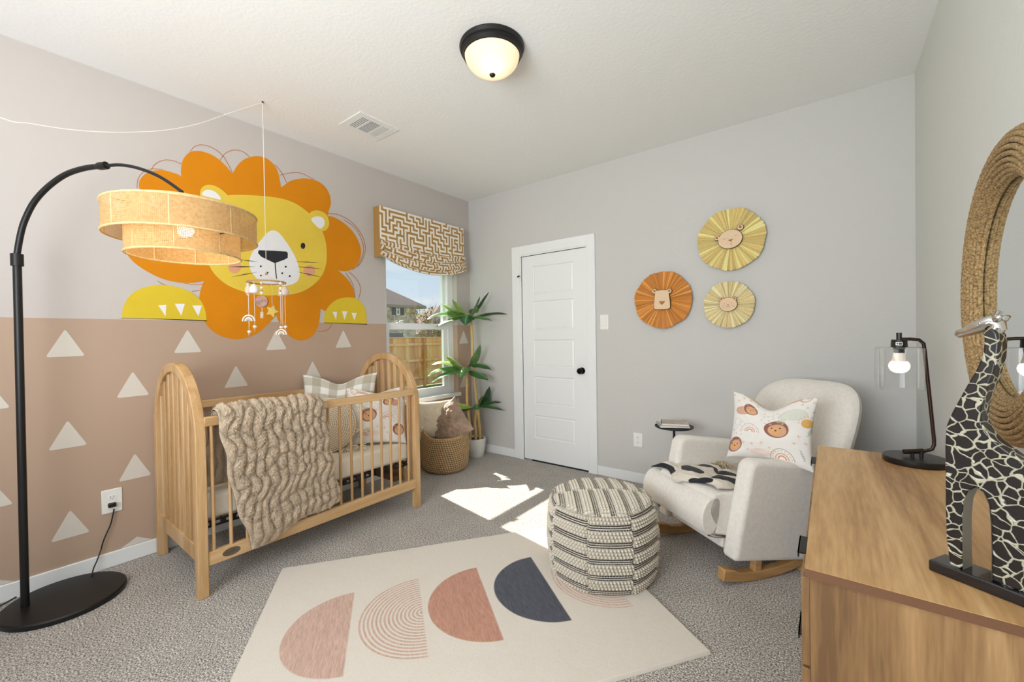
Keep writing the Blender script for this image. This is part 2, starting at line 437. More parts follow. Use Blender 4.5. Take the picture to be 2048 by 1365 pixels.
# lower sash (inner)
wb(WY1-.135, WY1-.075, WZ0+.035, 1.385, -.10, XF+.01); wb(WY0+.055, WY0+.085, WZ0+.035, 1.385, -.10, XF+.01)
wb(WY0+.055, WY1-.075, WZ0+.035, WZ0+.095, -.10, XF+.01); wb(WY0+.055, WY1-.075, 1.325, 1.385, -.10, XF+.014)
wn1 = struct(win.build('window_1', mat('white_vinyl', (240, 242, 242), rough=.3), smooth=False))
gm = thin_glass('window_glass', (.97, .985, .98), .02, .25)
MB().box((-.122, WY0+.07, 1.36), (-.118, WY1-.11, WZ1-.06)).build('window_pane', gm, wn1, smooth=False)
MB().box((-.094, WY0+.07, WZ0+.08), (-.090, WY1-.12, 1.34)).build('window_pane', gm, wn1, smooth=False)
lk = MB(); lk.box((-.085, -.93, 1.385), (-.06, -.87, 1.395)); lk.tube([(-.072, -.90, 1.395), (-.072, -.90, 1.405), (-.072, -.86, 1.41)], .005, 8)
lk.build('sash_lock', M_trim, wn1)
struct(MB().box((-.085, WY0-.0, WZ0-.0), (.0, WY1, WZ0+.018)).box((-.0, WY0-.02, WZ0-.02), (.022, WY1+.02, WZ0+.018)).build('window_sill', M_trim, smooth=False))

# ------------------------------------------------------------------ wall decals: white triangles on the beige zone
M_tri = mat('decal_white', (214, 206, 194), rough=.6)
tp = thing('triangle_wall_pattern', 'pale triangles patterned over the beige lower part of the lion wall', 'wallpaper', (0, -2.0, .7))
def tri(y, z):
    h, w = .146, .0715
    pts = [(y, z), (y-w, z-h), (y+w, z-h+.002)]
    P = []
    for i in range(3):
        a, b, c = Vector(pts[i-1]), Vector(pts[i]), Vector(pts[(i+1) % 3])
        d1 = (a-b).normalized()*.012; d2 = (c-b).normalized()*.012
        P += [tuple(b+d1), tuple(b+(d1+d2)*.28), tuple(b+d2)]
    P = [(max(p[0], -4.65), max(p[1], .084)) for p in P]
    MB().prism(P, lambda a, b: (.0002, a, b), lambda a, b: (.0016, a, b)).build('triangle', M_tri, tp, world=True, smooth=False)
for k, z in enumerate((1.317, 1.076, .839, .605, .368, .131)):
    y = -4.12 if k % 2 == 0 else -4.38
    while y < -.1:
        if z-.146 < .084 and False: pass
        bad = (z > WZ0-.03 and y > WY0-.09)
        if not bad: tri(y, z)
        y += .52
for z in (1.317, .845): tri(-.112, z)

# ------------------------------------------------------------------ the lion mural (traced in photo pixels, laid on the wall)
lion = thing('lion_mural', 'large orange and yellow lion with peeking paws painted above the crib', 'mural', (0, -2.0, 1.7))
OR = mat('mural_orange', (216, 134, 14), rough=.7, var=.03, vscale=6, spec=.2); YE = mat('mural_yellow', (229, 198, 74), rough=.7, var=.03, vscale=8, spec=.2)
YP = mat('mural_paw_yellow', (219, 190, 52), rough=.7, var=.04, vscale=8, spec=.2)
WH = mat('mural_white', (234, 232, 232), rough=.6); BK = mat('mural_black', (30, 30, 38), rough=.6); PK = mat('mural_pink', (222, 160, 122), rough=.7)
LN = mat('mural_line', (196, 110, 40), rough=.7)
def cp(X, Y): return (X/3.102+230, Y/3.102+260)
def wallpt(depth): 
    def f(a, b):
        q = atx(a, b, 0); return (depth, q.y, q.z)
    return f
def mural(name, pts, m, d, smooth_n=5, label=None, raw=False):
    P = [p if raw else cp(*p) for p in pts]
    if smooth_n > 1: P = catmull(P, smooth_n)
    o = MB().prism(P, wallpt(.0004), wallpt(d)).build(name, m, lion, world=True, smooth=False)
    if label: o['label'] = label
    return o
petals = [
 [(330,420),(180,400),(148,345),(165,295),(215,260),(290,250),(360,266),(420,300),(520,450),(450,500)],
 [(440,380),(412,292),(410,235),(425,178),(462,140),(510,130),(565,141),(620,166),(668,204),(708,247),(760,320),(760,480),(560,500)],
 [(700,340),(742,248),(772,206),(812,178),(870,163),(930,172),(976,206),(1006,250),(1022,310),(1030,380),(1010,480),(760,500),(700,430)],
 [(1000,400),(1060,335),(1110,310),(1180,301),(1250,316),(1300,350),(1330,400),(1339,450),(1330,490),(1300,560),(1200,600),(1040,500)],
 [(1290,560),(1330,535),(1370,548),(1422,580),(1470,625),(1505,680),(1526,745),(1518,805),(1488,852),(1440,876),(1385,872),(1330,850),(1290,800),(1250,680)],
 [(1300,820),(1365,858),(1410,895),(1445,930),(1472,975),(1486,1030),(1485,1080),(1420,1130),(1330,1128),(1272,1106),(1200,1010),(1220,900)],
 [(1010,1020),(1000,1150),(1050,1240),(1072,1268),(1110,1298),(1155,1308),(1200,1296),(1240,1260),(1263,1210),(1272,1150),(1276,1060),(1250,950),(1100,960)],
 [(900,1000),(1000,1030),(1040,1100),(1000,1150),(940,1215),(880,1264),(820,1290),(740,1299),(665,1282),(600,1244),(555,1190),(530,1130),(522,1060),(532,990),(565,920),(640,880)],
 [(600,905),(560,935),(480,949),(400,948),(300,926),(205,882),(130,832),(82,782),(62,725),(68,650),(110,590),(200,545),(330,530),(480,560),(600,700)]]
for i, pt in enumerate(petals): mural('mane', pt, OR, .0008+.00008*i)
mural('mane', [(300,420),(560,400),(1000,440),(1240,560),(1310,700),(1290,880),(1150,1080),(700,1060),(560,900),(420,720),(330,560)], OR, .0017)
face = [(600,432),(690,408),(800,404),(950,414),(1060,434),(1140,470),(1212,527),(1266,592),(1300,670),(1313,750),(1309,830),(1290,890),(1250,945),(1180,995),(1100,1020),(1000,1027),(900,1025),(800,1005),(700,965),(630,910),(588,850),(565,790),(552,700),(552,580),(566,490)]
mural('face', face, YE, .0024)
mural('ear', [(540,445),(527,398),(538,360),(570,342),(610,345),(650,364),(690,398),(720,440),(640,480),(570,480)], YE, .0023)
mural('ear', [(1200,545),(1215,510),(1250,500),(1290,510),(1318,540),(1328,582),(1315,615),(1290,628),(1240,612)], YE, .0026)
mural('inner_ear', [(541,405),(548,382),(575,372),(610,380),(640,402),(655,433),(600,422)], WH, .0030)
mural('inner_ear', [(1216,558),(1234,541),(1265,538),(1290,549),(1300,578),(1290,603),(1270,613),(1243,592)], WH, .0030)
mural('muzzle', [(975,625),(1010,635),(1050,680),(1090,740),(1122,800),(1141,860),(1145,900),(1135,932),(1105,957),(1040,969),(950,960),(890,930),(850,888),(832,840),(838,790),(870,730),(910,678),(945,638)], WH, .0032)
mural('cheek', ell(742,850,40,40), PK, .0030, 1); mural('cheek', ell(1205,875,37,36), PK, .0030, 1)
mural('nose', [(890,747),(975,750),(1064,756),(1071,768),(1070,795),(1050,806),(995,826),(985,826),(905,787),(886,765)], BK, .0038, 1, 'black nose')
mural('mouth', [(988,820),(994,820),(998,870),(1004,925),(999,928),(992,875)], BK, .0038, 1)
mural('eye', ell(1165,720,14,19), BK, .0038, 1); mural('eye', ell(688,690,14,19), BK, .0038, 1)
for (a, b, c, d, w) in [(770,805,885,820,4),(703,850,873,850,5),(718,913,887,882,4),(1113,817,1268,825,4),(1125,848,1278,863,4),(1125,880,1280,914,4)]:
    nx, ny = -(d-b), c-a; l = math.hypot(nx, ny); nx, ny = nx/l*w*.6, ny/l*w*.6; mx, my = (a+c)/2, (b+d)/2
    mural('whisker', [(a, b), (mx+nx, my+ny), (c, d), (mx-nx, my-ny)], BK, .0040, 1)
for a, b in [(903,847),(945,887),(904,905),(1058,850),(1036,890),(1083,908)]: mural('whisker_dot', ell(a, b, 6, 6, 12), BK, .0038, 1)
mural('paw', [(45,1166),(46,1120),(75,1050),(122,1004),(195,974),(290,963),(385,976),(465,1006),(524,1052),(556,1110),(568,1181),(567,1182),(400,1176),(46,1167)], YP, .0030)
mural('paw', [(1297,1196),(1300,1145),(1325,1096),(1370,1057),(1430,1040),(1490,1046),(1530,1076),(1555,1126),(1560,1203),(1559,1204),(1430,1200),(1298,1197)], YP, .0030)
for c3 in [[(268,1090),(317,1085),(313,1158)],[(370,1080),(432,1080),(410,1153)],[(478,1090),(537,1090),(517,1158)],[(1348,1130),(1376,1130),(1370,1180)],[(1407,1127),(1440,1127),(1423,1180)],[(1466,1136),(1498,1136),(1484,1182)]]:
    mural('claw', c3, WH, .0038, 1)
def stroke(pts, w=2.2, d=.0030):
    P = catmull([cp(*p) for p in pts], 8, False)
    w /= 3.102; Lp, Rp = [], []
    for i, p in enumerate(P):
        a = P[max(i-1, 0)]; b = P[min(i+1, len(P)-1)]; tx, ty = b[0]-a[0], b[1]-a[1]; l = math.hypot(tx, ty) or 1
        Lp.append((p[0]-ty/l*w/2, p[1]+tx/l*w/2)); Rp.append((p[0]+ty/l*w/2, p[1]-tx/l*w/2))
    m = MB(); f = wallpt(d)
    for i in range(len(P)-1): m.flat([Lp[i], Lp[i+1], Rp[i+1], Rp[i]], f)
    m.build('outline_stroke', LN, lion, world=True, smooth=False)
for s_ in [[(465,135),(490,105),(535,93),(600,110),(670,165),(727,265)],[(650,190),(680,148),(735,125),(790,135),(832,166)],[(222,256),(245,215),(300,188),(360,192),(410,212)],
           [(135,362),(140,310),(170,265),(222,243),(300,247)],[(988,215),(1030,262),(1063,328)],[(1022,282),(1080,268),(1150,268),(1235,310)],[(1318,520),(1380,525),(1450,560),(1510,620),(1545,690),(1550,760),(1520,830),(1470,868)],
           [(1420,560),(1490,610),(1532,690),(1538,770),(1500,850)],[(1450,880),(1500,930),(1523,990),(1508,1055)],[(1430,890),(1470,950),(1490,1040)],[(262,938),(290,955),(315,966)],[(430,952),(490,960),(555,958)],[(475,1003),(505,998),(525,996)],[(1345,1203),(1330,1230),(1300,1247),(1255,1250)]]:
    stroke(s_, 3.0)

# ================================================================== CRIB
Wd = wood('crib_wood', (176, 136, 88), (212, 176, 130), (196, 156, 108), axis='z', scale=1.3, rough=.45)
WdY = wood('crib_wood_rail', (180, 140, 92), (214, 178, 132), (200, 160, 112), axis='y', scale=1.3, rough=.45)
CY0, CY1, CX0, CX1 = -2.742, -1.385, .035, .775
crib = thing('crib', 'light oak wooden baby crib with arched ends under the lion mural', 'crib', (.405, -2.06, 0))
rad = (CX1-CX0)/2; cxm = (CX0+CX1)/2; SPR = .76
def arch_end(y0, y1, name):
    pw = .048
    outer = [(CX0, 0), (CX0+pw, 0)]
    # outline of the inverted U: inner edge up, over, down, then the outer edge back
    inn = [(CX0+pw, 0), (CX0+pw, SPR)]+[(cxm-(rad-pw)*math.cos(a), SPR+(rad-pw)*math.sin(a)) for a in np.linspace(0, PI, 33)[1:-1]]+[(CX1-pw, SPR), (CX1-pw, 0)]
    out = [(CX0, 0), (CX0, SPR)]+[(cxm-rad*math.cos(a), SPR+rad*math.sin(a)) for a in np.linspace(0, PI, 33)[1:-1]]+[(CX1, SPR), (CX1, 0)]
    m = MB(); b = m.bm; n = len(inn)
    def vs(L, y): return [b.verts.new((p[0], y, p[1])) for p in L]
    a0, a1, c0, c1 = vs(inn, y0), vs(inn, y1), vs(out, y0), vs(out, y1)
    for i in range(n-1):
        for q in ((a0[i], a0[i+1], c0[i+1], c0[i]), (a1[i+1], a1[i], c1[i], c1[i+1]), (a0[i+1], a0[i], a1[i], a1[i+1]), (c0[i], c0[i+1], c1[i+1], c1[i])): b.faces.new(q)
    b.faces.new((a0[0], c0[0], c1[0], a1[0])); b.faces.new((a0[-1], a1[-1], c1[-1], c0[-1]))
    return m.build('arched_post_frame', Wd, crib, world=True, bevel=.004, seg=2, ang=30)
arch_end(CY0, CY0+.045, 'a'); arch_end(CY1-.045, CY1, 'b')
for (ya, yb) in ((CY0+.010, CY0+.035), (CY1-.035, CY1-.010)):
    MB().box((CX0+.04, ya-.004, .17), (CX1-.04, yb+.004, .25)).build('end_rail', Wd, crib, world=True, bevel=.003)
    n = 8
    for k in range(n):
        x = CX0+.048+(CX1-CX0-.096)*(k+.5)/n
        top = SPR+math.sqrt(max((rad-.04)**2-(x-cxm)**2, 0))
        MB().box((x-.017, ya+.002, .24), (x+.017, yb-.002, top)).build('end_slat', Wd, crib, world=True, bevel=.004)
for xx, nm in ((CX1-.020, 'front'), (CX0+.020, 'back')):
    MB().box((xx-.014, CY0+.04, .826), (xx+.014, CY1-.04, .872)).build('top_rail', WdY, crib, world=True, bevel=.004)
    MB().box((xx-.014, CY0+.04, .145), (xx+.014, CY1-.04, .212)).build('bottom_rail', WdY, crib, world=True, bevel=.004)
    for k in range(17):
        y = -2.67+k*.0745
        if y > CY1-.06: break
        MB().tube([(xx, y, .205), (xx, y, .83)], .0085, 12).build('spindle', Wd, crib, world=True)
bd = MB(); c = (CX1-.0055, -2.60, .180)
bd.lathe([(0, 0), (.030, .0), (.036, .001), (.040, .0)], (0, 0, 0), 28, 'x')
for v in bd.bm.verts: v.co = Vector((c[0]+v.co.x+.0, c[1]+v.co.y, c[2]+v.co.z*.5))
for i in range(7): bd.box((c[0]+.001, c[1]-.024+i*.0072, c[2]-.006), (c[0]+.0028, c[1]-.0205+i*.0072, c[2]+.006))
bd.build('oval_badge', mat('pewter', (120, 108, 92), rough=.4, metal=.7), crib, world=True)['label'] = 'small oval pewter badge'
# mattress support
ms = MB()
for y in np.linspace(-2.66, -1.47, 26): ms.box((.70, y-.012, .318), (.712, y+.010, .338)); 
ms.tube([(.70, -2.69, .312), (.70, -1.44, .312)], .006, 8); ms.tube([(.10, -2.69, .312), (.10, -1.44, .312)], .006, 8)
ms.tube([(.70, -2.69, .312), (.10, -2.69, .312)], .006, 8); ms.tube([(.70, -1.44, .312), (.10, -1.44, .312)], .006, 8)
ms.tube([(.70, -2.69, .338), (.70, -1.44, .338)], .005, 8)
for y in np.linspace(-2.6, -1.5, 14): ms.tube([(.70, y, .322), (.10, y, .322)], .003, 6)
ms.build('mattress_support', M_black, crib, world=True)['label'] = 'black metal spring frame under the mattress'
MB().box((.12, -1.53, .20), (.66, -1.47, .235)).build('cross_brace', wood('brace_wood', (92, 62, 42), (120, 84, 58), axis='x'), crib, world=True)
mt = thing('crib_mattress', 'cream fitted crib mattress lying inside the wooden crib', 'mattress', (.4, -2.06, .34))
MB().box((.095, -2.685, .345), (.705, -1.437, .475)).build('mattress_body', mat('cream_sheet', (232, 222, 204), rough=.85, var=.05, vscale=6, bump=.5, bscale=14, bdist=.006), mt, world=True, bevel=.028, seg=4)

# ------------------------------------------------------------------ cushions
class Ink:
    """prints flat motifs on arrays X,Y (in cm) of a cloth"""
    def __init__(s, X, Y, base): s.X, s.Y = X, Y; s.C = np.ones(X.shape+(3,))*lin(base)
    def put(s, m, c, a=1.0):
        m = np.clip(m, 0, 1)[..., None]*a; s.C = s.C*(1-m)+lin(c)*m
    def soft(s, d, w=.09): return np.clip(.5-d/w, 0, 1)
    def disk(s, cx, cy, rx, ry, c, a=1, rot=0):
        x, y = s.X-cx, s.Y-cy; x, y = x*math.cos(rot)+y*math.sin(rot), -x*math.sin(rot)+y*math.cos(rot)
        s.put(s.soft((np.hypot(x/rx, y/ry)-1)*min(rx, ry)), c, a)
    def ring(s, cx, cy, r, w, c, half=False, a=1):
        d = np.abs(np.hypot(s.X-cx, s.Y-cy)-r)-w/2
        if half: d = np.maximum(d, cy-s.Y)
        s.put(s.soft(d), c, a)
    def line(s, x0, y0, x1, y1, w, c, a=1):
        dx, dy = x1-x0, y1-y0; t = np.clip(((s.X-x0)*dx+(s.Y-y0)*dy)/(dx*dx+dy*dy), 0, 1)
        s.put(s.soft(np.hypot(s.X-x0-t*dx, s.Y-y0-t*dy)-w/2), c, a)
    def lionface(s, cx, cy, r, rot=0):
        s.disk(cx, cy, r*1.12, r, (150, 98, 84), rot=rot); s.disk(cx+.1*r, cy-.15*r, r*.85, r*.72, (218, 168, 132), rot=rot)
        s.disk(cx, cy-.25*r, r*.42, r*.36, (226, 172, 110))
        for sx in (-.38, .38): s.disk(cx+sx*r, cy+.1*r, .07*r, .08*r, (70, 42, 34)); s.disk(cx+sx*1.5*r, cy+.62*r, .14*r, .12*r, (200, 150, 130))
        s.disk(cx, cy-.18*r, .1*r, .08*r, (80, 44, 34))
    def rainbow(s, cx, cy, r, o=(200, 186, 180)):
        s.ring(cx, cy, r, .3, o, True); s.ring(cx, cy, r*.55, .55, (222, 160, 130), True); s.ring(cx, cy, r*.32, .5, (206, 120, 66), True)
        for k in range(9):
            a = PI*(k+.5)/9; s.disk(cx+.8*r*math.cos(a), cy+.8*r*math.sin(a), .18, .18, (70, 60, 60))
    def star(s, cx, cy, r, c=(222, 160, 118)):
        s.line(cx-r, cy-.3*r, cx+r, cy+.3*r, .22, c); s.line(cx-.3*r, cy+r, cx+.3*r, cy-r, .22, c)
    def tick(s, cx, cy): s.ring(cx, cy, .45, .16, (170, 150, 134)); 
    def sprig(s, cx, cy, rot, c=(176, 192, 160)):
        for k in range(4):
            px, py = cx+k*1.1*math.cos(rot), cy+k*1.1*math.sin(rot)
            s.disk(px, py+.6, .7, .25, c, rot=rot+.7); s.disk(px, py-.6, .7, .25, c, rot=rot-.7)
        s.line(cx, cy, cx+4*math.cos(rot), cy+4*math.sin(rot), .12, c)
    def sun(s, cx, cy, r):
        s.disk(cx, cy, r, r, (226, 176, 98))
        for k in range(9):
            a = PI*k/8; s.line(cx+1.3*r*math.cos(a), cy+1.3*r*math.sin(a), cx+1.7*r*math.cos(a), cy+1.7*r*math.sin(a), .22, (206, 150, 90))
def animal_print(flip=1):
    def f(X, Y):
        k = Ink(X, Y, (238, 233, 226)); X0 = flip
        k.disk(12*X0, 9, 7, 3.6, (214, 216, 200), .8); k.disk(-2, -15, 6, 2, (232, 208, 196), .8)
        k.disk(-14*X0, 8.5, 4.6, 2.6, (216, 170, 148), rot=.2*X0); k.lionface(-9.5*X0, 10.5, 3.6)
        k.rainbow(-9*X0, -4, 5.2); k.lionface(5*X0, 0, 5.6, -.25*X0); k.lionface(-17*X0, -12, 4, 1.0)
        k.rainbow(8*X0, -17, 5.6, (160, 150, 120)); k.sun(19*X0, 4.5, 2.4)
        k.ring(16*X0, 19, 2.4, .4, (190, 130, 100)); k.disk(10*X0, 18.5, 4.5, 1.1, (222, 176, 150))
        for x, y in [(-3,6),(-1,4),(1,6.4),(3,8),(-2,9),(0,10.5),(2.5,11),(18,13),(20,16),(15.5,15),(21,11),(17,18.5),(-2,12.5),(4.5,12.4),(20.5,19),(-20,17),(-17,20)]: k.tick(x*X0, y)
        for x, y in [(-2,-10),(-7,-11),(-12,-10.5),(2,-12),(-9,-14.5),(16,-3),(14,-7),(19,-6),(-17,14),(-14,16.5),(-10,17),(-6,16),(-12,21),(4,-13.5)]: k.star(x*X0, y, .9)
        k.sprig(9*X0, 5.3, PI if X0 > 0 else 0); k.sprig(20*X0, -1, 1.2); k.sprig(18*X0, -14, 1.9, (186, 188, 176))
        k.ring(-16.5*X0, 1.2, 2.1, .15, (190, 186, 186)); k.ring(-14.2*X0, .2, 1.6, .15, (190, 186, 186))
        for x, y in [(-17,-3),(-15,-4.4),(-19,-4),(-17,-6),(-14,-6.5)]: k.line(x*X0, y, x*X0+.3, y+.9, .3, (170, 166, 160))
        k.disk(-9*X0, 19, 6, 1.4, (196, 188, 150), .7)
        return k.C
    return f
def plaid(X, Y):
    k = Ink(X, Y, (238, 236, 228)); c = (160, 149, 122)
    a = (np.floor((X+100)/6.2) % 2); b = (np.floor((Y+101)/6.2) % 2)
    k.put(a*.55+b*.0, c); k.put(b*.55, c); return k.C
def coils(X, Y):
    k = Ink(X, Y, (190, 166, 128)); r = np.hypot(X, Y)+.0
    ph = (r/1.35) % 1; m = np.clip((.34-np.abs(ph-.5))/.08, 0, 1)
    tw = .75+.25*np.sin(np.arctan2(Y, X)*r*3.2+r)
    k.put(m*tw, (238, 230, 214)); return k.C
def cushion(name, label, cat, c, right, up_, w, h, th, colf, m, n=150, chop=.0, pinch=.07, back=(225, 220, 212), rnd=False, wrinkle=.0, part='cover'):
    right = Vector(right).normalized(); upv = Vector(up_); upv = (upv-right*upv.dot(right)).normalized(); nr = right.cross(upv)
    root = thing(name, label, cat, c)
    U, V = np.meshgrid(np.linspace(-1, 1, n), np.linspace(-1, 1, n))
    if rnd:
        a = U; b = V; U = a*np.sqrt(1-b*b/2); V = b*np.sqrt(1-a*a/2); x, y = U*w/2, V*h/2
        prof = np.sqrt(np.clip(1-(U*U+V*V), 0, 1))**.8; X, Y = x*100, y*100
    else:
        x = U*w/2*(1-pinch*(1-V*V)); y = V*h/2*(1-pinch*(1-U*U))
        prof = (np.clip(1-U*U, 0, 1)*np.clip(1-V*V, 0, 1))**.42
        X, Y = U*w*50, V*h*50
        y = y-chop*np.exp(-(U/.42)**2)*np.clip((V+.6)/1.6, 0, 1)**2
    bend = wrinkle*(fnoise(U*3+5, V*3+5, 3, 3)-.5)
    z = prof*th/2+bend*prof-.25*chop*np.exp(-(U/.25)**2)*np.clip((V+.2)/1.2, 0, 1)*prof
    C = colf(X, Y)
    rv, uv_, nv_ = np.array(right), np.array(upv), np.array(nr)
    def P(zz): return x[..., None]*rv+y[..., None]*uv_+zz[..., None]*nv_
    Cb = C if back is None else np.ones_like(C)*lin(back)
    grid(part, P(z), m, root, C, extra=[(P(-z)[:, ::-1], Cb[:, ::-1])])
    return root
M_print = vmat('printed_cotton', bump=.25, bscale=600, var=.05)
cu1 = cushion('cushion', 'khaki and white gingham cushion leaning in the far end of the crib', 'cushion', (.235, -1.70, .735), (.66, .75, 0), (-.18, .16, 1), .54, .50, .17, plaid, M_print, chop=.06, pinch=.09, wrinkle=.03, back=None)
cu2 = cushion('cushion', 'square cushion with lions and rainbows standing in the crib in front of the gingham one', 'cushion', (.515, -1.575, .675), (.64, .76, 0), (-.28, .22, .92), .43, .43, .14, animal_print(-1), M_print, n=230, chop=.03, pinch=.09, wrinkle=.02, back=(205, 150, 120))
cu3 = cushion('cushion', 'round corded jute cushion with tassels in the crib', 'cushion', (.43, -1.90, .65), (.64, .76, 0), (-.22, .18, .95), .38, .38, .11, coils, vmat('jute_cord', bump=.6, bscale=250, var=.1), rnd=True, back=None)
tas = MB(); M_tas = mat('jute_tassel', (222, 210, 186), rough=.9, var=.1, vscale=200, bump=.5, bscale=300)
for (a, b, c_) in [(.585, -1.76, .495), (.53, -1.84, .49), (.40, -2.03, .495), (.57, -1.72, .60)]:
    for k in range(26):
        an = random.uniform(0, 2*PI); l = random.uniform(.04, .075); q = Vector((math.cos(an)*.7+.3, math.sin(an)*.8-.2, random.uniform(-.25, .35)))
        p0 = Vector((a, b, c_)); tas.tube([p0, p0+q*l*.5+Vector((0, 0, .006)), p0+q*l], .0028, 5)
tas.build('tassel', M_tas, cu3, world=True)

# ------------------------------------------------------------------ throw draped over the crib rail
nu, nv = 380, 620
U, V = np.meshgrid(np.linspace(0, 1, nu), np.linspace(0, 1, nv))
yl = np.interp(V[:, 0], [0, .34, .42, .75, 1], [-2.70, -2.66, -2.655, -2.60, -2.515])
yr = np.interp(V[:, 0], [0, .34, .42, .75, 1], [-2.25, -2.16, -2.115, -2.07, -2.03])
Yb = yl[:, None]*(1-U)+yr[:, None]*U
path = catmull([(.62, .49), (.655, .60), (.69, .72), (.71, .83), (.735, .890), (.765, .893), (.795, .855), (.80, .74), (.80, .60), (.80, .44), (.80, .30), (.80, .165)], 30, False)
path = np.array(path); dl = np.r_[0, np.cumsum(np.hypot(*np.diff(path, axis=0).T))]; tl = V[:, 0]*dl[-1]
px = np.interp(tl, dl, path[:, 0]); pz = np.interp(tl, dl, path[:, 1])
tx = np.gradient(px); tz = np.gradient(pz); ln_ = np.hypot(tx, tz); nx_, nz_ = -tz/ln_, tx/ln_
# hem: bottom edge rises to the right
rise = np.clip((V-.42)/.58, 0, 1)
zdrop = rise**1.5*(.105*U-.015*np.sin(U*9))
sx_ = Yb*1.0; tt = V*dl[-1]
wav = fnoise(sx_*6+3, tt*7, 5, 3)*1.7
cx_ = sx_*22+wav*1.25; colid = np.floor(cx_).astype(int)
ridge = np.abs(np.sin(cx_*PI))**.55
rph = np.random.RandomState(3).rand(200)[colid % 200]
pin = np.abs(np.sin((tt*(8+4*rph)+rph*7+fnoise(sx_*14, tt*5, 9, 2)*1.4)*PI))**.5
pin = .18+.82*pin
fur = (fnoise(sx_*330, tt*330, 2, 2)-.5)*.011+(fnoise(sx_*110, tt*110, 4, 2)-.5)*.012
edge = np.clip(np.minimum(np.minimum(U, 1-U)*14, np.minimum(V, 1-V)*18), 0, 1)**.5
thk = (.007+.022*ridge*pin+.010*(fnoise(sx_*7, tt*7, 8, 2)-.5))*edge+fur*edge
def drape(off, sign):
    X = px[:, None]+nx_[:, None]*off*sign; Z = pz[:, None]+nz_[:, None]*off*sign+zdrop
    return np.stack([X, Yb+.006*np.sin(tt*30), Z], -1)
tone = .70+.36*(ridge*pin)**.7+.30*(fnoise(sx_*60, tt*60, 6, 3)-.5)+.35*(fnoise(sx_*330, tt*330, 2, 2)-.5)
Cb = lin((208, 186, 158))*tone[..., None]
blk = thing('throw_blanket', 'fluffy beige ruched faux fur throw draped over the front rail of the crib', 'blanket', (.77, -2.37, .85))
# outside normal should point away from the rail
sg = -1
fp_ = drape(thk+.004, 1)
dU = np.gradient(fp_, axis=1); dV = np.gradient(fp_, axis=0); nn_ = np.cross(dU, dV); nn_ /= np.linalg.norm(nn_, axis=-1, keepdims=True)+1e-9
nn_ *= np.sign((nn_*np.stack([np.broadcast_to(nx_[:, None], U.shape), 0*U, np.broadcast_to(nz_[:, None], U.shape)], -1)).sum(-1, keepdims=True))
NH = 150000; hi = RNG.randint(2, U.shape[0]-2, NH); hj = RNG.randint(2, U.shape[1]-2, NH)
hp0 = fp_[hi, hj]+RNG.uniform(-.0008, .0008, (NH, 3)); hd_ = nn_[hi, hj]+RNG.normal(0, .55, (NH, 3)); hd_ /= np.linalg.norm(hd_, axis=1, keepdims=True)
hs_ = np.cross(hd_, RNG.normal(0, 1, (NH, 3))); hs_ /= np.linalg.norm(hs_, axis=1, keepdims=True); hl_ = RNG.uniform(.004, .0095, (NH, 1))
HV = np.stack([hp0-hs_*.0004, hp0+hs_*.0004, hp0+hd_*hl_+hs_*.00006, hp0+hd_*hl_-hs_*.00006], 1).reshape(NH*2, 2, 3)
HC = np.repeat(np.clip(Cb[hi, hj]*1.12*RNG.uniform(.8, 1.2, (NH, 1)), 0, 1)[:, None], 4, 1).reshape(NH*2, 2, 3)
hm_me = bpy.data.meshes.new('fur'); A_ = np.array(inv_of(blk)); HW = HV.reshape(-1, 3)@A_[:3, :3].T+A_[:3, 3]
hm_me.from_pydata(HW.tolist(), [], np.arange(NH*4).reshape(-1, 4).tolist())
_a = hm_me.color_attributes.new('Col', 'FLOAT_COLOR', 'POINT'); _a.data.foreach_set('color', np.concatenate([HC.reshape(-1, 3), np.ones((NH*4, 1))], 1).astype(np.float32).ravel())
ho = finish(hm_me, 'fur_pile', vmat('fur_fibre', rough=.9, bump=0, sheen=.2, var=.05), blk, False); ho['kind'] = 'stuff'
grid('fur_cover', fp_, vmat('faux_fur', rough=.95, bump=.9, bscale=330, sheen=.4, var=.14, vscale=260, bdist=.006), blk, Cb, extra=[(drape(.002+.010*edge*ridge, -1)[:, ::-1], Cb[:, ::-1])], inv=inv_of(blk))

# ================================================================== FLOOR LAMP
fl = thing('floor_lamp', 'black arc floor lamp with tiered woven cane shade at the lion wall', 'lamp', (.245, -3.125, 0))
MB().lathe([(0, 0), (.213, 0), (.216, .006), (.216, .020), (.210, .026), (0, .026)], (.245, -3.125, 0), 72).build('base', M_black, fl, world=True)
bx0, by0 = .205, -3.25
tx1, ty1 = .213, -3.245
MB().tube([(bx0, by0, .02), (tx1, ty1, 1.62)], .0145, 20).build('pole', M_black, fl, world=True)
MB().tube([(tx1, ty1, 1.60), (tx1, ty1, 1.655)], .021, 20).build('pole_collar', M_black, fl, world=True, ang=60)
SC = Vector((.954, -2.806, 0)); dirh = Vector((SC.x-tx1, SC.y-ty1, 0)).normalized()
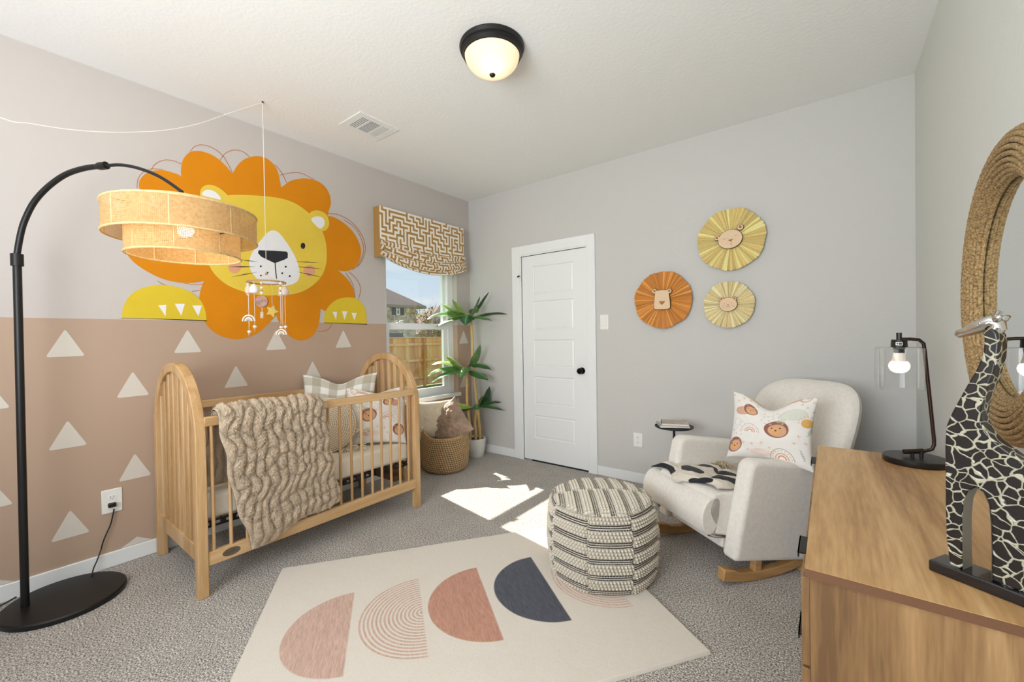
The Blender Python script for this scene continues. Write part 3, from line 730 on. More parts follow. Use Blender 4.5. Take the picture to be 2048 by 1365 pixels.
# the arm lies in the upright plane through pole and shade: trace its curve there
def armpt(x, y):
    n = Vector((-dirh.y, dirh.x, 0)); d = ray(x, y); t = n.dot(Vector((tx1, ty1, 0))-CAMP)/n.dot(d); return CAMP+d*t
A1 = [armpt(*q) for q in [(37,500),(41,470),(50,440),(68,405),(95,375),(130,350),(168,337),(205,332)]]
A2 = [armpt(*q) for q in [(200,333),(235,330),(262,333),(290,341),(318,353),(342,368),(364,384)]]
A1[0] = Vector((tx1, ty1, 1.65))
ar = MB().tube(catmull([tuple(p) for p in A1], 6, False), .0115, 16)
ar.build('arm', M_black, fl, world=True)
MB().tube(catmull([tuple(p) for p in A2], 6, False), .007, 14).build('arm_tip', M_black, fl, world=True)
jv = (A1[-1]-A1[-2]).normalized(); MB().tube([A1[-1]-jv*.03, A1[-1]-jv*.012, A1[-1]+jv*.02], [.0115, .0165, .0165], 16).build('arm_joint', M_black, fl, world=True, ang=60)
END = A2[-1]
def cane_mat():
    m = bpy.data.materials.new('woven_cane'); m.use_nodes = True; t = m.node_tree; t.nodes.clear()
    out = N(t, 'OutputMaterial'); tc = N(t, 'TexCoord'); sx = N(t, 'SeparateXYZ'); t.links.new(tc.outputs['UV'], sx.inputs[0])
    def strip(o):
        a = N(t, 'Math', operation='MULTIPLY'); a.inputs[1].default_value = 1/.0062; t.links.new(sx.outputs[o], a.inputs[0])
        f = N(t, 'Math', operation='FRACT'); t.links.new(a.outputs[0], f.inputs[0])
        g = N(t, 'Math', operation='LESS_THAN'); g.inputs[1].default_value = .63; t.links.new(f.outputs[0], g.inputs[0]); return g
    mxm = N(t, 'Math', operation='MAXIMUM'); t.links.new(strip(0).outputs[0], mxm.inputs[0]); t.links.new(strip(1).outputs[0], mxm.inputs[1])
    nz = N(t, 'TexNoise'); nz.inputs['Scale'].default_value = 90; nz.inputs['Detail'].default_value = 4; t.links.new(tc.outputs['Object'], nz.inputs[0])
    cr = N(t, 'ValToRGB'); cr.color_ramp.elements[0].color = L4((196, 160, 110)); cr.color_ramp.elements[1].color = L4((216, 184, 134))
    cr.color_ramp.elements[0].position = .3; cr.color_ramp.elements[1].position = .7
    t.links.new(nz.outputs[0], cr.inputs[0])
    di = N(t, 'BsdfDiffuse'); tl_ = N(t, 'BsdfTranslucent'); t.links.new(cr.outputs[0], di.inputs[0]); t.links.new(cr.outputs[0], tl_.inputs[0])
    m1 = N(t, 'MixShader'); m1.inputs[0].default_value = .35; t.links.new(di.outputs[0], m1.inputs[1]); t.links.new(tl_.outputs[0], m1.inputs[2])
    tr = N(t, 'BsdfTransparent'); m2 = N(t, 'MixShader'); t.links.new(mxm.outputs[0], m2.inputs[0]); t.links.new(tr.outputs[0], m2.inputs[1]); t.links.new(m1.outputs[0], m2.inputs[2])
    t.links.new(m2.outputs[0], out.inputs[0]); return m
CANE = cane_mat(); RIM = mat('cane_rim', (214, 182, 128), rough=.6, var=.15, vscale=60)
SX, SY = SC.x, SC.y
SZ = 1.803  # top of the large drum
def drum(r, z0, z1, nm):
    n = 120; a = np.linspace(0, 2*PI, n+1); zz = np.linspace(z0, z1, 3)
    A_, Z_ = np.meshgrid(a, zz)
    P = np.stack([SX+r*np.cos(A_), SY+r*np.sin(A_), Z_], -1)
    uv = np.stack([A_*r, Z_], -1)
    o = grid('shade_'+nm, P, CANE, fl, uv=uv, inv=inv_of(fl))
    rm = MB()
    for z in (z0, z1): rm.tube([(SX+r*math.cos(t_), SY+r*math.sin(t_), z) for t_ in a[:-1]], .0042, 8, closed=True)
    for k in range(8):
        t_ = 2*PI*k/8+.35; rm.tube([(SX+(r-.002)*math.cos(t_), SY+(r-.002)*math.sin(t_), z0), (SX+(r-.002)*math.cos(t_), SY+(r-.002)*math.sin(t_), z1)], .0030, 6)
    rm.build('shade_rim', RIM, fl, world=True); return o
drum(.265, SZ-.118, SZ, 'large_drum'); drum(.200, SZ-.193, SZ+.022, 'small_drum')
sp = MB()
for k in range(4):
    t_ = 2*PI*k/4+.35; sp.tube([(SX, SY, SZ-.02), (SX+.265*math.cos(t_), SY+.265*math.sin(t_), SZ-.02)], .0025, 6); sp.tube([(SX, SY, SZ-.112), (SX+.265*math.cos(t_), SY+.265*math.sin(t_), SZ-.112)], .0025, 6) if k % 2 == 0 else None
sp.build('shade_spider', M_black, fl, world=True)
sk = MB(); sk.lathe([(.004, SZ+.03), (.018, SZ+.02), (.020, SZ-.0), (.024, SZ-.002), (.024, SZ-.03), (.016, SZ-.034), (0, SZ-.034)], (SX, SY, 0), 20); sk.tube([END, (SX, SY, SZ+.012)], .007, 10)
sk.build('bulb_socket', M_black, fl, world=True)
MB().lathe([(.010, SZ-.030), (.014, SZ-.044), (.026, SZ-.062), (.031, SZ-.078), (.028, SZ-.094), (.016, SZ-.106), (0, SZ-.109)], (SX, SY, 0), 24).build('light_bulb', emis('warm_bulb', (255, 224, 178), 48), fl, world=True)
cd = MB(); cd.tube(catmull([tuple(atx(*q, .02)) for q in [(228,1019),(226,1030),(221,1050),(213,1068),(206,1085),(202,1100)]]+[tuple(atx(194, 1122, .04)), tuple(atx(187, 1138, .06)), (.12, -3.02, .03)], 6, False), .0032, 8)
cd.tube(catmull([(.07, -3.27, .03), (.06, -3.33, .008), (.05, -3.42, .006), (.06, -3.6, .006)], 6, False), .004, 8)
cd.build('power_cord', M_black, fl, world=True)
pl = MB(); q = atx(224, 1011, .018); pl.box((.008, q.y-.016, q.z-.009), (.034, q.y+.016, q.z+.012)); pl.build('plug', M_black, fl, world=True, bevel=.003)

# ------------------------------------------------------------------ outlets and switch
M_plate = mat('plate_plastic', (238, 236, 230), rough=.35); M_slot = mat('slot_dark', (40, 38, 36))
def outlet(label, wall, a, z, w, h):
    f = (lambda d, u, v: (d, a+u, z+v)) if wall == 'x' else (lambda d, u, v: (a+u, -d, z+v))
    root = thing('wall_outlet', label, 'outlet', f(.0, 0, 0))
    def bx(nm, d0, d1, u0, u1, v0, v1, m, bev=0, par=root):
        p, q = f(d0, u0, v0), f(d1, u1, v1); lo = tuple(min(i, j) for i, j in zip(p, q)); hi = tuple(max(i, j) for i, j in zip(p, q))
        return MB().box(lo, hi).build(nm, m, par, world=True, bevel=bev)
    bx('cover_plate', .0, .006, -w/2, w/2, -h/2, h/2, M_plate, .003)
    for s in (-1, 1):
        r = MB(); pts = [(.017*math.cos(t)*(1), .0145*math.sin(t)) for t in np.linspace(0, 2*PI, 24, endpoint=False)]
        r.prism(pts, lambda u, v: f(.006, u, v+s*.0195), lambda u, v: f(.0085, u, v+s*.0195)); rc = r.build('receptacle', M_plate, root, world=True, smooth=False)
        sl = MB()
        for u in (-.0065, .0065):
            p, q2 = f(.0086, u-.001, s*.0195-.001), f(.0089, u+.001, s*.0195+.008)
            sl.box(tuple(min(i, j) for i, j in zip(p, q2)), tuple(max(i, j) for i, j in zip(p, q2)))
        sl.prism([(.0022*math.cos(t), .0022*math.sin(t)) for t in np.linspace(0, 2*PI, 10, endpoint=False)], lambda u, v: f(.0086, u, v+s*.0195-.007), lambda u, v: f(.0089, u, v+s*.0195-.007))
        sl.build('slot', M_slot, rc, world=True, smooth=False)
outlet('white wall outlet with black plug on the beige lion wall', 'x', -2.92, .364, .085, .131)
outlet('white wall outlet on the door wall beside the armchair', 'y', 1.891, .359, .078, .118)
sw = thing('light_switch', 'white rocker light switch beside the door', 'light switch', (1.602, 0, 1.353))
MB().box((1.562, -.006, 1.288), (1.642, 0, 1.419)).build('cover_plate', M_plate, sw, world=True, bevel=.003)
MB().box((1.585, -.010, 1.318), (1.619, -.005, 1.388)).build('rocker', M_plate, sw, world=True, bevel=.002)

# ------------------------------------------------------------------ mobile
M_str = mat('white_string', (232, 226, 214), rough=.8); M_ring = wood('mobile_wood', (170, 128, 84), (206, 164, 116), axis='x', scale=4)
M_bw = mat('bead_white', (240, 234, 224), rough=.5); M_bt = mat('bead_wood', (202, 150, 106), rough=.5, var=.1)
HX, HY = .354, -2.24
mo = thing('hanging_mobile', 'wooden ring baby mobile with beads, rainbows and star hanging above the crib', 'mobile', (HX, HY, 1.6))
st = MB(); st.tube([(HX, HY, 2.735), (HX, HY, 1.66)], .0022, 6)
sw_pts = [(HX, HY, 2.733)]+[tuple(atx(x, y, .345)) for x, y in [(460,226),(400,247),(335,260),(270,264.5),(200,264),(130,258),(60,247),(0,235)]]
q_ = sw_pts[-1]; sw_pts += [(.345, q_[1]-.25, q_[2]+.08), (.345, q_[1]-.5, q_[2]+.22), (.345, q_[1]-.66, 2.735)]
st.tube(catmull(sw_pts, 5, False), .0022, 6)
RZ = 1.606
for k in range(4):
    a = PI/2*k+.5; st.tube([(HX, HY, 1.663), (HX+.105*math.cos(a), HY+.105*math.sin(a), RZ)], .0009, 5)
st.build('string', M_str, mo, world=True)
hk = MB(); hk.ball((HX, HY, 2.735), .006); hk.build('ceiling_hook', M_black, mo, world=True)
MB().tube([(HX+.105*math.cos(t), HY+.105*math.sin(t), RZ) for t in np.linspace(0, 2*PI, 48, endpoint=False)], .0052, 8, closed=True).build('ring', M_ring, mo, world=True)
MB().ball((HX, HY, 1.66), .008).build('bead', M_bt, mo, world=True)
def bead(x, y, z, r, m): MB().ball((x, y, z), r, 12, (1, 1, .85)).build('bead', m, mo, world=True)
rv = Vector((math.cos(YAW), -math.sin(YAW), 0))
def rainbow_charm(x, y, z, r):
    cols = [(244, 226, 214), (150, 120, 84), (236, 224, 206), (196, 178, 150), (150, 146, 140)]
    fv = Vector((-rv.y, rv.x, 0))
    base = None
    for i, c_ in enumerate(cols):
        r1 = r*(1-i*.19); r2 = r*(1-(i+1)*.19) if i < 4 else .0
        pts = [(r1*math.cos(t), r1*math.sin(t)) for t in np.linspace(0, PI, 16)]+([(r2*math.cos(t), r2*math.sin(t)) for t in np.linspace(PI, 0, 16)] if r2 > 0 else [])
        f = lambda d: (lambda a, b: Vector((x, y, z))+rv*a+fv*d+Vector((0, 0, b)))
        o = MB().prism(pts, f(-.004), f(.004)).build('rainbow_charm' if base is None else 'rainbow_band', mat('charm_%d' % i, c_, rough=.7), mo if base is None else base, world=True, smooth=False)
        if base is None: base = o
def vst(x, y, z0, z1): MB().tube([(x, y, z0), (x, y, z1)], .0013, 5).build('string', M_str, mo, world=True)
def ofs(a, rr=.105): return HX+rr*math.cos(a), HY+rr*math.sin(a)
# (angle, list)
for a, kind in [(-2.35, 'rainbowL'), (-1.85, 'drop'), (-1.2, 'egg'), (-.55, 'slice'), (.25, 'rainbowR'), (.7, 'drop2'), (2.2, 'star'), (1.5, 'egg2'), (3.0, 'stone')]:
    p = Vector((HX, HY, 0))
    # place around the ring; angle measured so that left-in-photo is negative rv
    off = {'rainbowL': (-.098, -.03), 'drop': (-.065, -.08), 'egg': (-.018, -.10), 'slice': (.022, -.09), 'rainbowR': (.112, -.045), 'drop2': (.092, .04), 'star': (-.02, .09), 'egg2': (.03, .10), 'stone': (.05, .085)}[kind]
    fv = Vector((-rv.y, rv.x, 0)); q = p+rv*off[0]+fv*off[1]; x, y = q.x, q.y
    if kind == 'rainbowL':
        vst(x, y, RZ, 1.272)
        for i in range(5): bead(x, y, RZ-.014-i*.0155, .0095 if i % 2 == 0 else .0065, M_bw if i % 2 == 0 else M_bt)
        bead(x, y, 1.425, .006, M_bt); rainbow_charm(x, y, 1.362, .041); bead(x, y, 1.285, .006, M_bt)
    elif kind == 'rainbowR':
        vst(x, y, RZ, 1.355)
        for i in range(5): bead(x, y, RZ-.014-i*.0155, .0095 if i % 2 == 0 else .0065, M_bw if i % 2 == 0 else M_bt)
        bead(x, y, 1.346, .008, M_bt); rainbow_charm(x, y, 1.275, .034)
    elif kind in ('drop', 'egg', 'drop2', 'egg2'):
        big = {'drop': .019, 'egg': .026, 'drop2': .025, 'egg2': .015}[kind]
        vst(x, y, RZ, 1.30); MB().lathe([(0, RZ-.020), (big*.5, RZ-.027), (big*.9, RZ-.045), (big, RZ-.062), (big*.8, RZ-.076), (0, RZ-.083)], (x, y, 0), 16).build('felt_drop', mat('felt_'+kind, (242, 238, 232) if kind == 'egg' else (226, 208, 190), rough=.9), mo, world=True)
        z = 1.352 if kind != 'drop' else 1.322
        for i, (r_, m_) in enumerate([(.006, M_bt), (.005, M_bt), (.011, M_bw), (.008, M_bt), (.005, M_bt)]): bead(x, y, z-i*.0135, r_, m_)
    elif kind == 'slice':
        vst(x, y, RZ, 1.385)
        for i in range(5): bead(x, y, RZ-.014-i*.0155, .009 if i % 2 == 0 else .0065, M_bw if i % 2 == 0 else M_bt)
        f = lambda d: (lambda a_, b_: Vector((x, y, 1.478))+(rv*.9+fv*.25)*a_+fv*d+Vector((0, 0, b_)))
        MB().prism(ell(0, 0, .036, .036, 22), f(-.006), f(.006)).build('wood_slice', wood('wood_slice', (120, 78, 58), (176, 130, 104), axis='y', scale=5), mo, world=True, smooth=False)
        fb = lambda d: (lambda a_, b_: Vector((x, y, 1.395))+rv*a_+fv*d+Vector((0, 0, b_)))
        MB().prism([(-.01, -.018), (.008, -.02), (.010, .018), (-.008, .020)], fb(-.004), fb(.004)).build('birch_chip', mat('birch', (196, 176, 148), var=.3, vscale=90), mo, world=True, smooth=False)
    elif kind == 'star':
        vst(x, y, RZ, 1.44)
        f = lambda d: (lambda a_, b_: Vector((x, y, 1.43))+rv*a_+fv*d+Vector((0, 0, b_)))
        sp5 = [((.046 if k % 2 == 0 else .023)*math.sin(PI*k/5+.4), (.046 if k % 2 == 0 else .023)*math.cos(PI*k/5+.4)) for k in range(10)]
        MB().prism(sp5, f(-.006), f(.006)).build('felt_star', mat('felt_star', (214, 184, 96), rough=.9), mo, world=True, smooth=True, bevel=.004)
    else: vst(x, y, RZ, 1.29); bead(x, y, 1.288, .012, M_bw)

# ================================================================== WINDOW: roman shade, plant, basket
def maze(nx, ny, seed):
    """line mask of a meander pattern, 4 samples per cell"""
    rs = np.random.RandomState(seed); seen = np.zeros((nx, ny), bool); G = np.zeros((nx*4, ny*4))
    act = [(0, 0)]; seen[0, 0] = True; run = 0
    while act:
        if run > 6: act.insert(0, act.pop(rs.randint(len(act)))); run = 0
        x, y = act[-1]
        nb = [(x+dx, y+dy) for dx, dy in ((1, 0), (-1, 0), (0, 1), (0, -1)) if 0 <= x+dx < nx and 0 <= y+dy < ny and not seen[x+dx, y+dy]]
        if not nb: act.pop(); run = 0; continue
        q = nb[rs.randint(len(nb))]; seen[q] = True; act.append(q); run += 1
        x0, x1 = sorted((x, q[0])); y0, y1 = sorted((y, q[1])); G[x0*4:x1*4+2, y0*4:y1*4+2] = 1
    return G
MZ = maze(46, 40, 5)
def maze_col(X, Y, cell=.038):
    i = np.floor(X/cell*4).astype(int) % (MZ.shape[0]); j = np.floor(Y/cell*4).astype(int) % (MZ.shape[1])
    w = MZ[i, j]
    return w[..., None]*lin((244, 236, 224))+(1-w[..., None])*lin((176, 134, 66))
sh = thing('roman_shade', 'ochre and white labyrinth patterned roman shade over the window', 'window shade', (.0, -.695, 2.1))
SY0, SY1, STOP = -1.215, -.180, 2.392
nu, nv = 420, 300
U, V = np.meshgrid(np.linspace(0, 1, nu), np.linspace(0, 1, nv))
dep = .085
# across: return side, front, return side
su = np.interp(U, [0, .06, .94, 1], [-dep, 0, 1, 1+dep])
f01 = np.clip(np.interp(U, [0, .06, .94, 1], [0, 0, 1, 1]), 0, 1)
yy = SY0+(SY1-SY0)*f01
xd = dep-np.clip(-su, 0, dep)-np.clip(su-1, 0, dep)+.004
sag = 1-(2*f01-1)**2
flat_h = .29
zflat = STOP-V/.55*flat_h
t = np.clip((V-.55)/.45, 0, 1)
botz = 1.952-.015*f01-.095*sag
zfold = (STOP-flat_h)+(botz-(STOP-flat_h))*t
Z = np.where(V < .55, zflat, zfold)
Z = Z-.018*sag*np.clip((V-.3)/.3, 0, 1)*(1-t)
fold = np.abs(np.sin(t*PI*3.2+.6*sag+fnoise(f01*5, t*3, 4, 2)*1.2))
endp = np.exp(-((f01-.0)/.06)**2)+np.exp(-((f01-1)/.06)**2)
xo = xd+(t > 0)*np.minimum(t*6, 1)*(.020*fold+.030*sag*t*.4+.012*endp*fold)*(xd > .03)
Z = Z+.010*np.sin(t*PI*6.4+f01*5)*np.minimum(t*4, 1)*(1-t)
P = np.stack([xo, yy, Z], -1)
clothY = np.where(V < .55, V/.55*flat_h, flat_h+t*.34)
C = maze_col(f01*(SY1-SY0)+.0+dep*(su-f01), clothY)
inner = P.copy(); inner[..., 0] = np.maximum(inner[..., 0]-.012, .003); inner[..., 1] = -.695+(inner[..., 1]+.695)*.985
grid('fabric', P, vmat('shade_cloth', bump=.3, bscale=700, var=.05), sh, C, extra=[(inner[:, ::-1], np.ones_like(C)*lin((232, 222, 200)))], inv=inv_of(sh))
MB().box((.002, SY0+.01, STOP-.04), (.075, SY1-.01, STOP-.004)).build('headrail', M_trim, sh, world=True)

# ------------------------------------------------------------------ plant
pc = Vector((.225, -.195, 0))
pot = thing('potted_plant', 'tall artificial dracaena with three cane stems in the corner by the door', 'plant', tuple(pc))
pr_ = MB(); n = 120; prof = [(.078, 0), (.083, .006), (.100, .10), (.107, .175), (.108, .192), (.100, .192), (.098, .17), (0, .168)]
pr_.lathe(prof, (pc.x, pc.y, 0), n)
for v in pr_.bm.verts:
    d = Vector((v.co.x-pc.x, v.co.y-pc.y)); r_ = d.length
    if .07 < r_ and .004 < v.co.z < .178:
        k = 1+.022*math.cos(math.atan2(d.y, d.x)*40); v.co.x = pc.x+d.x*k; v.co.y = pc.y+d.y*k
pr_.build('ribbed_pot', mat('white_ceramic', (232, 230, 224), rough=.5), pot, world=True)
MB().lathe([(0, .172), (.05, .178), (.098, .170)], (pc.x, pc.y, 0), 30).build('moss', mat('moss', (74, 84, 40), rough=.95, var=.4, vscale=70, bump=1, bscale=150, bdist=.01), pot, world=True)
M_cane = mat('bamboo_stem', (206, 174, 112), rough=.5, var=.14, vscale=30, stretch=(1, 1, .2))
def cane(a, b):
    a, b = Vector(a), Vector(b); L = (b-a).length; n = int(L/.02); pts, rs = [], []
    for i in range(n+1):
        t_ = i/n; p = a.lerp(b, t_)+Vector((.006*math.sin(t_*9), .004*math.sin(t_*7+1), 0)); pts.append(p)
        rs.append(.0155*(1-.15*t_)+(.0028 if (i % 7 == 0) else 0))
    MB().tube(pts, rs, 12).build('stem', M_cane, pot, world=True)
T1, T2, T3 = Vector((.196, -.215, 1.47)), Vector((.170, -.262, .93)), Vector((.235, -.185, .53))
cane((.262, -.165, .165), T1); cane((.190, -.235, .165), T2); cane((.228, -.200, .165), T3)
M_leaf = vmat('glossy_leaf', rough=.32, bump=0, sheen=0, var=.10, vscale=40)
def leaf(base, az, el, L, wd_, droop, twist=0.0, cols=((34, 88, 30), (92, 150, 60)), fold_=.25):
    n, m = 24, 9; wd_ *= 2.05; L *= 1.1
    s = np.linspace(0, 1, n); d0 = Vector((math.cos(az)*math.cos(el), math.sin(az)*math.cos(el), math.sin(el)))
    pts = []; p = Vector(base); d = d0.copy()
    for i in range(n):
        pts.append(p.copy()); d = (d+Vector((0, 0, -droop/n*(.4+1.4*s[i])))).normalized(); p = p+d*(L/(n-1))
    P = np.zeros((n, m, 3)); C = np.zeros((n, m, 3)); side0 = Vector((-math.sin(az), math.cos(az), 0))
    for i in range(n):
        t_ = (pts[min(i+1, n-1)]-pts[max(i-1, 0)]).normalized(); sd_ = (side0-t_*side0.dot(t_)).normalized()
        nn = sd_.cross(t_); rot = Matrix.Rotation(twist*(.3+.7*s[i]), 3, t_); sd_ = rot@sd_; nn = rot@nn
        w_ = wd_*(math.sin(PI*min(s[i]**.92, 1))**.85*min(1, .12+s[i]*3.2)+.05*(1-s[i]))
        for j in range(m):
            q = (j/(m-1))*2-1; v = pts[i]+sd_*q*w_/2-nn*(-abs(q)*w_*fold_)+nn*(.02*wd_*math.sin(s[i]*14+q*2))
            P[i, j] = v; k = .5+.5*math.cos(j*2.4+.0)
            C[i, j] = lin(cols[0])*(1-.35*abs(q)-.0)+(lin(cols[1])-lin(cols[0]))*(.9*(abs(q) < .12)+.30*(1-s[i])+.12*k)
    P[..., 1] = np.minimum(P[..., 1], -.012-.02*np.abs(np.linspace(-1, 1, m))[None, :]*.3); P[..., 0] = np.where(P[..., 1] > -.19, np.maximum(P[..., 0], .012), P[..., 0])
    P2 = P.copy(); nrm = np.cross(np.gradient(P, axis=0), np.gradient(P, axis=1)); nrm /= np.linalg.norm(nrm, axis=-1, keepdims=True)+1e-9
    P2 = P-nrm*.0009
    grid('leaf', P, M_leaf, pot, C, extra=[(P2[:, ::-1], (C*.8+.04)[:, ::-1])], inv=inv_of(pot))
yg_sunlit = ((140, 184, 66), (214, 232, 150)); dk = ((38, 88, 44), (104, 150, 88)); md = ((74, 132, 58), (150, 192, 116))  # palest green has sunlight on the window-side leaves painted into it
# azimuth: 0=+x (right in photo), pi/2=+y (into the back wall), -pi/2 = towards the camera side
def rosette(T, specs):
    for i, (az, el, L, w_, dr, c_) in enumerate(specs):
        b = T+Vector((math.cos(R(az))*.012, math.sin(R(az))*.012, -.03+.008*(i % 6)))
        leaf(b, R(az), R(el), L, w_, dr, random.uniform(-.4, .4), c_)
rosette(T1, [(32, 22, .36, .040, .75, dk), (18, 58, .30, .035, .5, dk), (12, 4, .24, .050, .7, md), (-62, 22, .21, .075, 2.8, dk), (-25, 38, .22, .045, 1.2, md),
             (-122, 16, .42, .060, 1.0, md), (-135, 38, .30, .065, .5, yg_sunlit), (-152, 20, .34, .050, .7, yg_sunlit), (-104, 48, .24, .055, .4, yg_sunlit), (-140, 0, .34, .055, .8, md), (60, 66, .20, .045, .3, dk)])
rosette(T2, [(-130, 22, .38, .060, 1.3, md), (-120, 6, .36, .070, 1.1, md), (-144, 34, .34, .060, 1.2, yg_sunlit), (-158, 14, .26, .065, .9, yg_sunlit), (-62, 12, .22, .075, 1.7, md),
             (28, 24, .27, .060, 1.5, dk), (2, 2, .28, .060, .9, dk), (18, 62, .27, .065, .3, md), (-110, 46, .24, .070, .7, yg_sunlit)])
rosette(T3, [(-132, 26, .28, .060, .6, yg_sunlit), (-142, 2, .24, .065, .5, md), (22, 62, .23, .085, .4, dk), (36, 28, .24, .060, .9, dk), (8, 8, .31, .045, .6, dk), (-45, 15, .18, .065, .9, dk), (78, 52, .20, .075, .5, dk)])

# ------------------------------------------------------------------ basket
bc = Vector((.268, -.665, 0))
bk = thing('seagrass_basket', 'round braided seagrass basket with loop handles under the window', 'basket', tuple(bc))
nth, nz_ = 420, 160
A_, Q = np.meshgrid(np.linspace(0, 2*PI, nth+1), np.linspace(0, 1, nz_))
hdir = math.atan2(.74, .67)   # handles to the left and right of the view
rim = .315+.085*np.abs(np.cos(A_-hdir))**5
prof_r = np.interp(Q, [0, .05, .2, .6, 1], [.172, .198, .212, .222, .212])
rows = 17
br = .5+.5*np.cos(Q*rows*2*PI)
strand = .5+.5*np.sin(A_*62+np.floor(Q*rows)*PI*.5+(Q*rows % 1)*2.2)
rr = prof_r+.010*(1-br)*(.4+.6*strand)+.002*(fnoise(A_*30, Q*60, 3, 2)-.5)
Pb = np.stack([bc.x+rr*np.cos(A_), bc.y+rr*np.sin(A_), .003+Q*rim], -1)
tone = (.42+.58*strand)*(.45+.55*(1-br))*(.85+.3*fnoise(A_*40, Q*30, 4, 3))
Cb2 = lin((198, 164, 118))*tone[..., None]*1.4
Pin = np.stack([bc.x+(rr-.016)*np.cos(A_), bc.y+(rr-.016)*np.sin(A_), .006+Q*rim], -1)
M_sea = vmat('seagrass', bump=.5, bscale=220, var=.2, vscale=120)
grid('basket_body', Pb, M_sea, bk, Cb2, extra=[(Pin[:, ::-1], Cb2[:, ::-1]*.8)], inv=inv_of(bk))
MB().lathe([(0, .004), (.18, .004), (.185, .02), (0, .02)], (bc.x, bc.y, 0), 40).build('basket_bottom', mat('seagrass_flat', (150, 116, 70), rough=.9, var=.2), bk, world=True)
a1 = np.linspace(0, 2*PI, 140, endpoint=False)
MB().tube([(bc.x+.206*math.cos(a)*1.0, bc.y+.206*math.sin(a), .003+.315+.085*abs(math.cos(a-hdir))**5+.003) for a in a1], .010, 8, closed=True).build('rim', mat('seagrass_rim', (190, 152, 98), rough=.9, var=.3, vscale=90, bump=.7, bscale=180), bk, world=True)
for s, nm in ((0, 'r'), (PI, 'l')):
    a = hdir+s; b0 = Vector((bc.x+.205*math.cos(a), bc.y+.205*math.sin(a), .40)); sd_ = Vector((-math.sin(a), math.cos(a), 0))
    MB().tube(catmull([tuple(b0+sd_*u+Vector((0, 0, v))) for u, v in [(-.055, -.03), (-.04, .012), (0, .028), (.04, .012), (.055, -.03)]], 6, False), .011, 8).build('handle', mat('rope_white', (230, 224, 210), rough=.9, var=.1, bump=.6, bscale=150), bk, world=True)
M_vel = vmat('crushed_velvet', rough=.45, bump=.35, bscale=60, sheen=.8, var=.18, vscale=25, bdist=.006)
def plainc(c, v=.15, sc=9):
    def f(X, Y): return np.ones(X.shape+(3,))*lin(c)*(1-v+2*v*fnoise(X/sc+7, Y/sc+3, 5, 4))[..., None]
    return f
cushion('cushion', 'taupe crushed velvet cushion standing on its corner in the seagrass basket', 'cushion', (.325, -.665, .43), (.70, .42, .58), (-.50, .02, .80), .37, .37, .13, plainc((160, 132, 108), .25), M_vel, n=110, pinch=.06, wrinkle=.05, back=None, part='cushion_cover')
cushion('cushion', 'cream cotton cushion with piped edge behind the velvet cushion in the basket', 'cushion', (.185, -.725, .46), (.60, .80, .03), (-.12, .05, 1), .36, .36, .14, plainc((228, 214, 190), .04), vmat('cream_cotton', bump=.3, bscale=400, var=.04), n=90, pinch=.05, wrinkle=.02, back=None, part='cushion_cover')

# ================================================================== RUG
RA = Vector((.818, -2.385, 0)); ru = Vector((.588, .809, 0)); rvv = Vector((.809, -.588, 0))
rug = thing('area_rug', 'cream low pile rug with blush, terracotta and charcoal half circles', 'rug', (1.8, -2.0, 0))
nu, nv = 700, 480
LU, LV = 1.75, 1.18
U, V = np.meshgrid(np.linspace(0, LU, nu), np.linspace(0, LV, nv))
k = Ink(U*100, V*100, (222, 213, 200))
def half(cu, cv, r, c, lines=False, streak=.28):
    x, y = U*100-cu, V*100-cv; d = np.hypot(x, y)-r; d = np.maximum(d, x)
    m = np.clip(.5-d/.5, 0, 1)
    if lines:
        rr_ = np.hypot(x, y); m = m*np.clip((.30-np.abs((rr_/1.72) % 1-.5))/.1, 0, 1)
    st_ = 1-streak+2*streak*fnoise(V*100*.35, U*100*3.2, 8, 3)
    C0 = lin(c)*st_[..., None]
    k.C = k.C*(1-m[..., None])+C0*m[..., None]
half(39.5, 61.5, 26, (202, 168, 152)); half(70, 60.5, 27.8, (204, 170, 152), True); half(100, 60.2, 27.6, (190, 140, 118)); half(131, 58.6, 27, (76, 78, 88), False, .45); half(161.5, 58.5, 27, (214, 182, 166), True)
zz = .013+.0018*fnoise(U*14, V*14, 3, 4)+.0018*np.abs(fnoise(U*6+3, V*6, 9, 3)-.5)*2
ed = np.minimum(np.minimum(U, LU-U), np.minimum(V, LV-V)); zz = np.where(ed < .006, .002+zz*ed/.006*.85, zz)
cr_ = .03
def rc(u, v):
    return u, v
Pr = np.array(RA)+U[..., None]*np.array(ru)+V[..., None]*np.array(rvv); Pr[..., 2] = zz
Pu = Pr.copy(); Pu[..., 2] = .001
bandU = np.concatenate([Pr[0], Pr[:, -1], Pr[-1][::-1], Pr[::-1, 0]]); 
low = bandU.copy(); low[:, 2] = .0005
skirt = np.stack([bandU, low])
grid('rug_pile', Pr, vmat('rug_pile_mat', bump=.35, bscale=220, var=.05, vscale=160), rug, k.C, extra=[(skirt, np.ones(skirt.shape)*lin((222, 212, 196)))], inv=inv_of(rug))

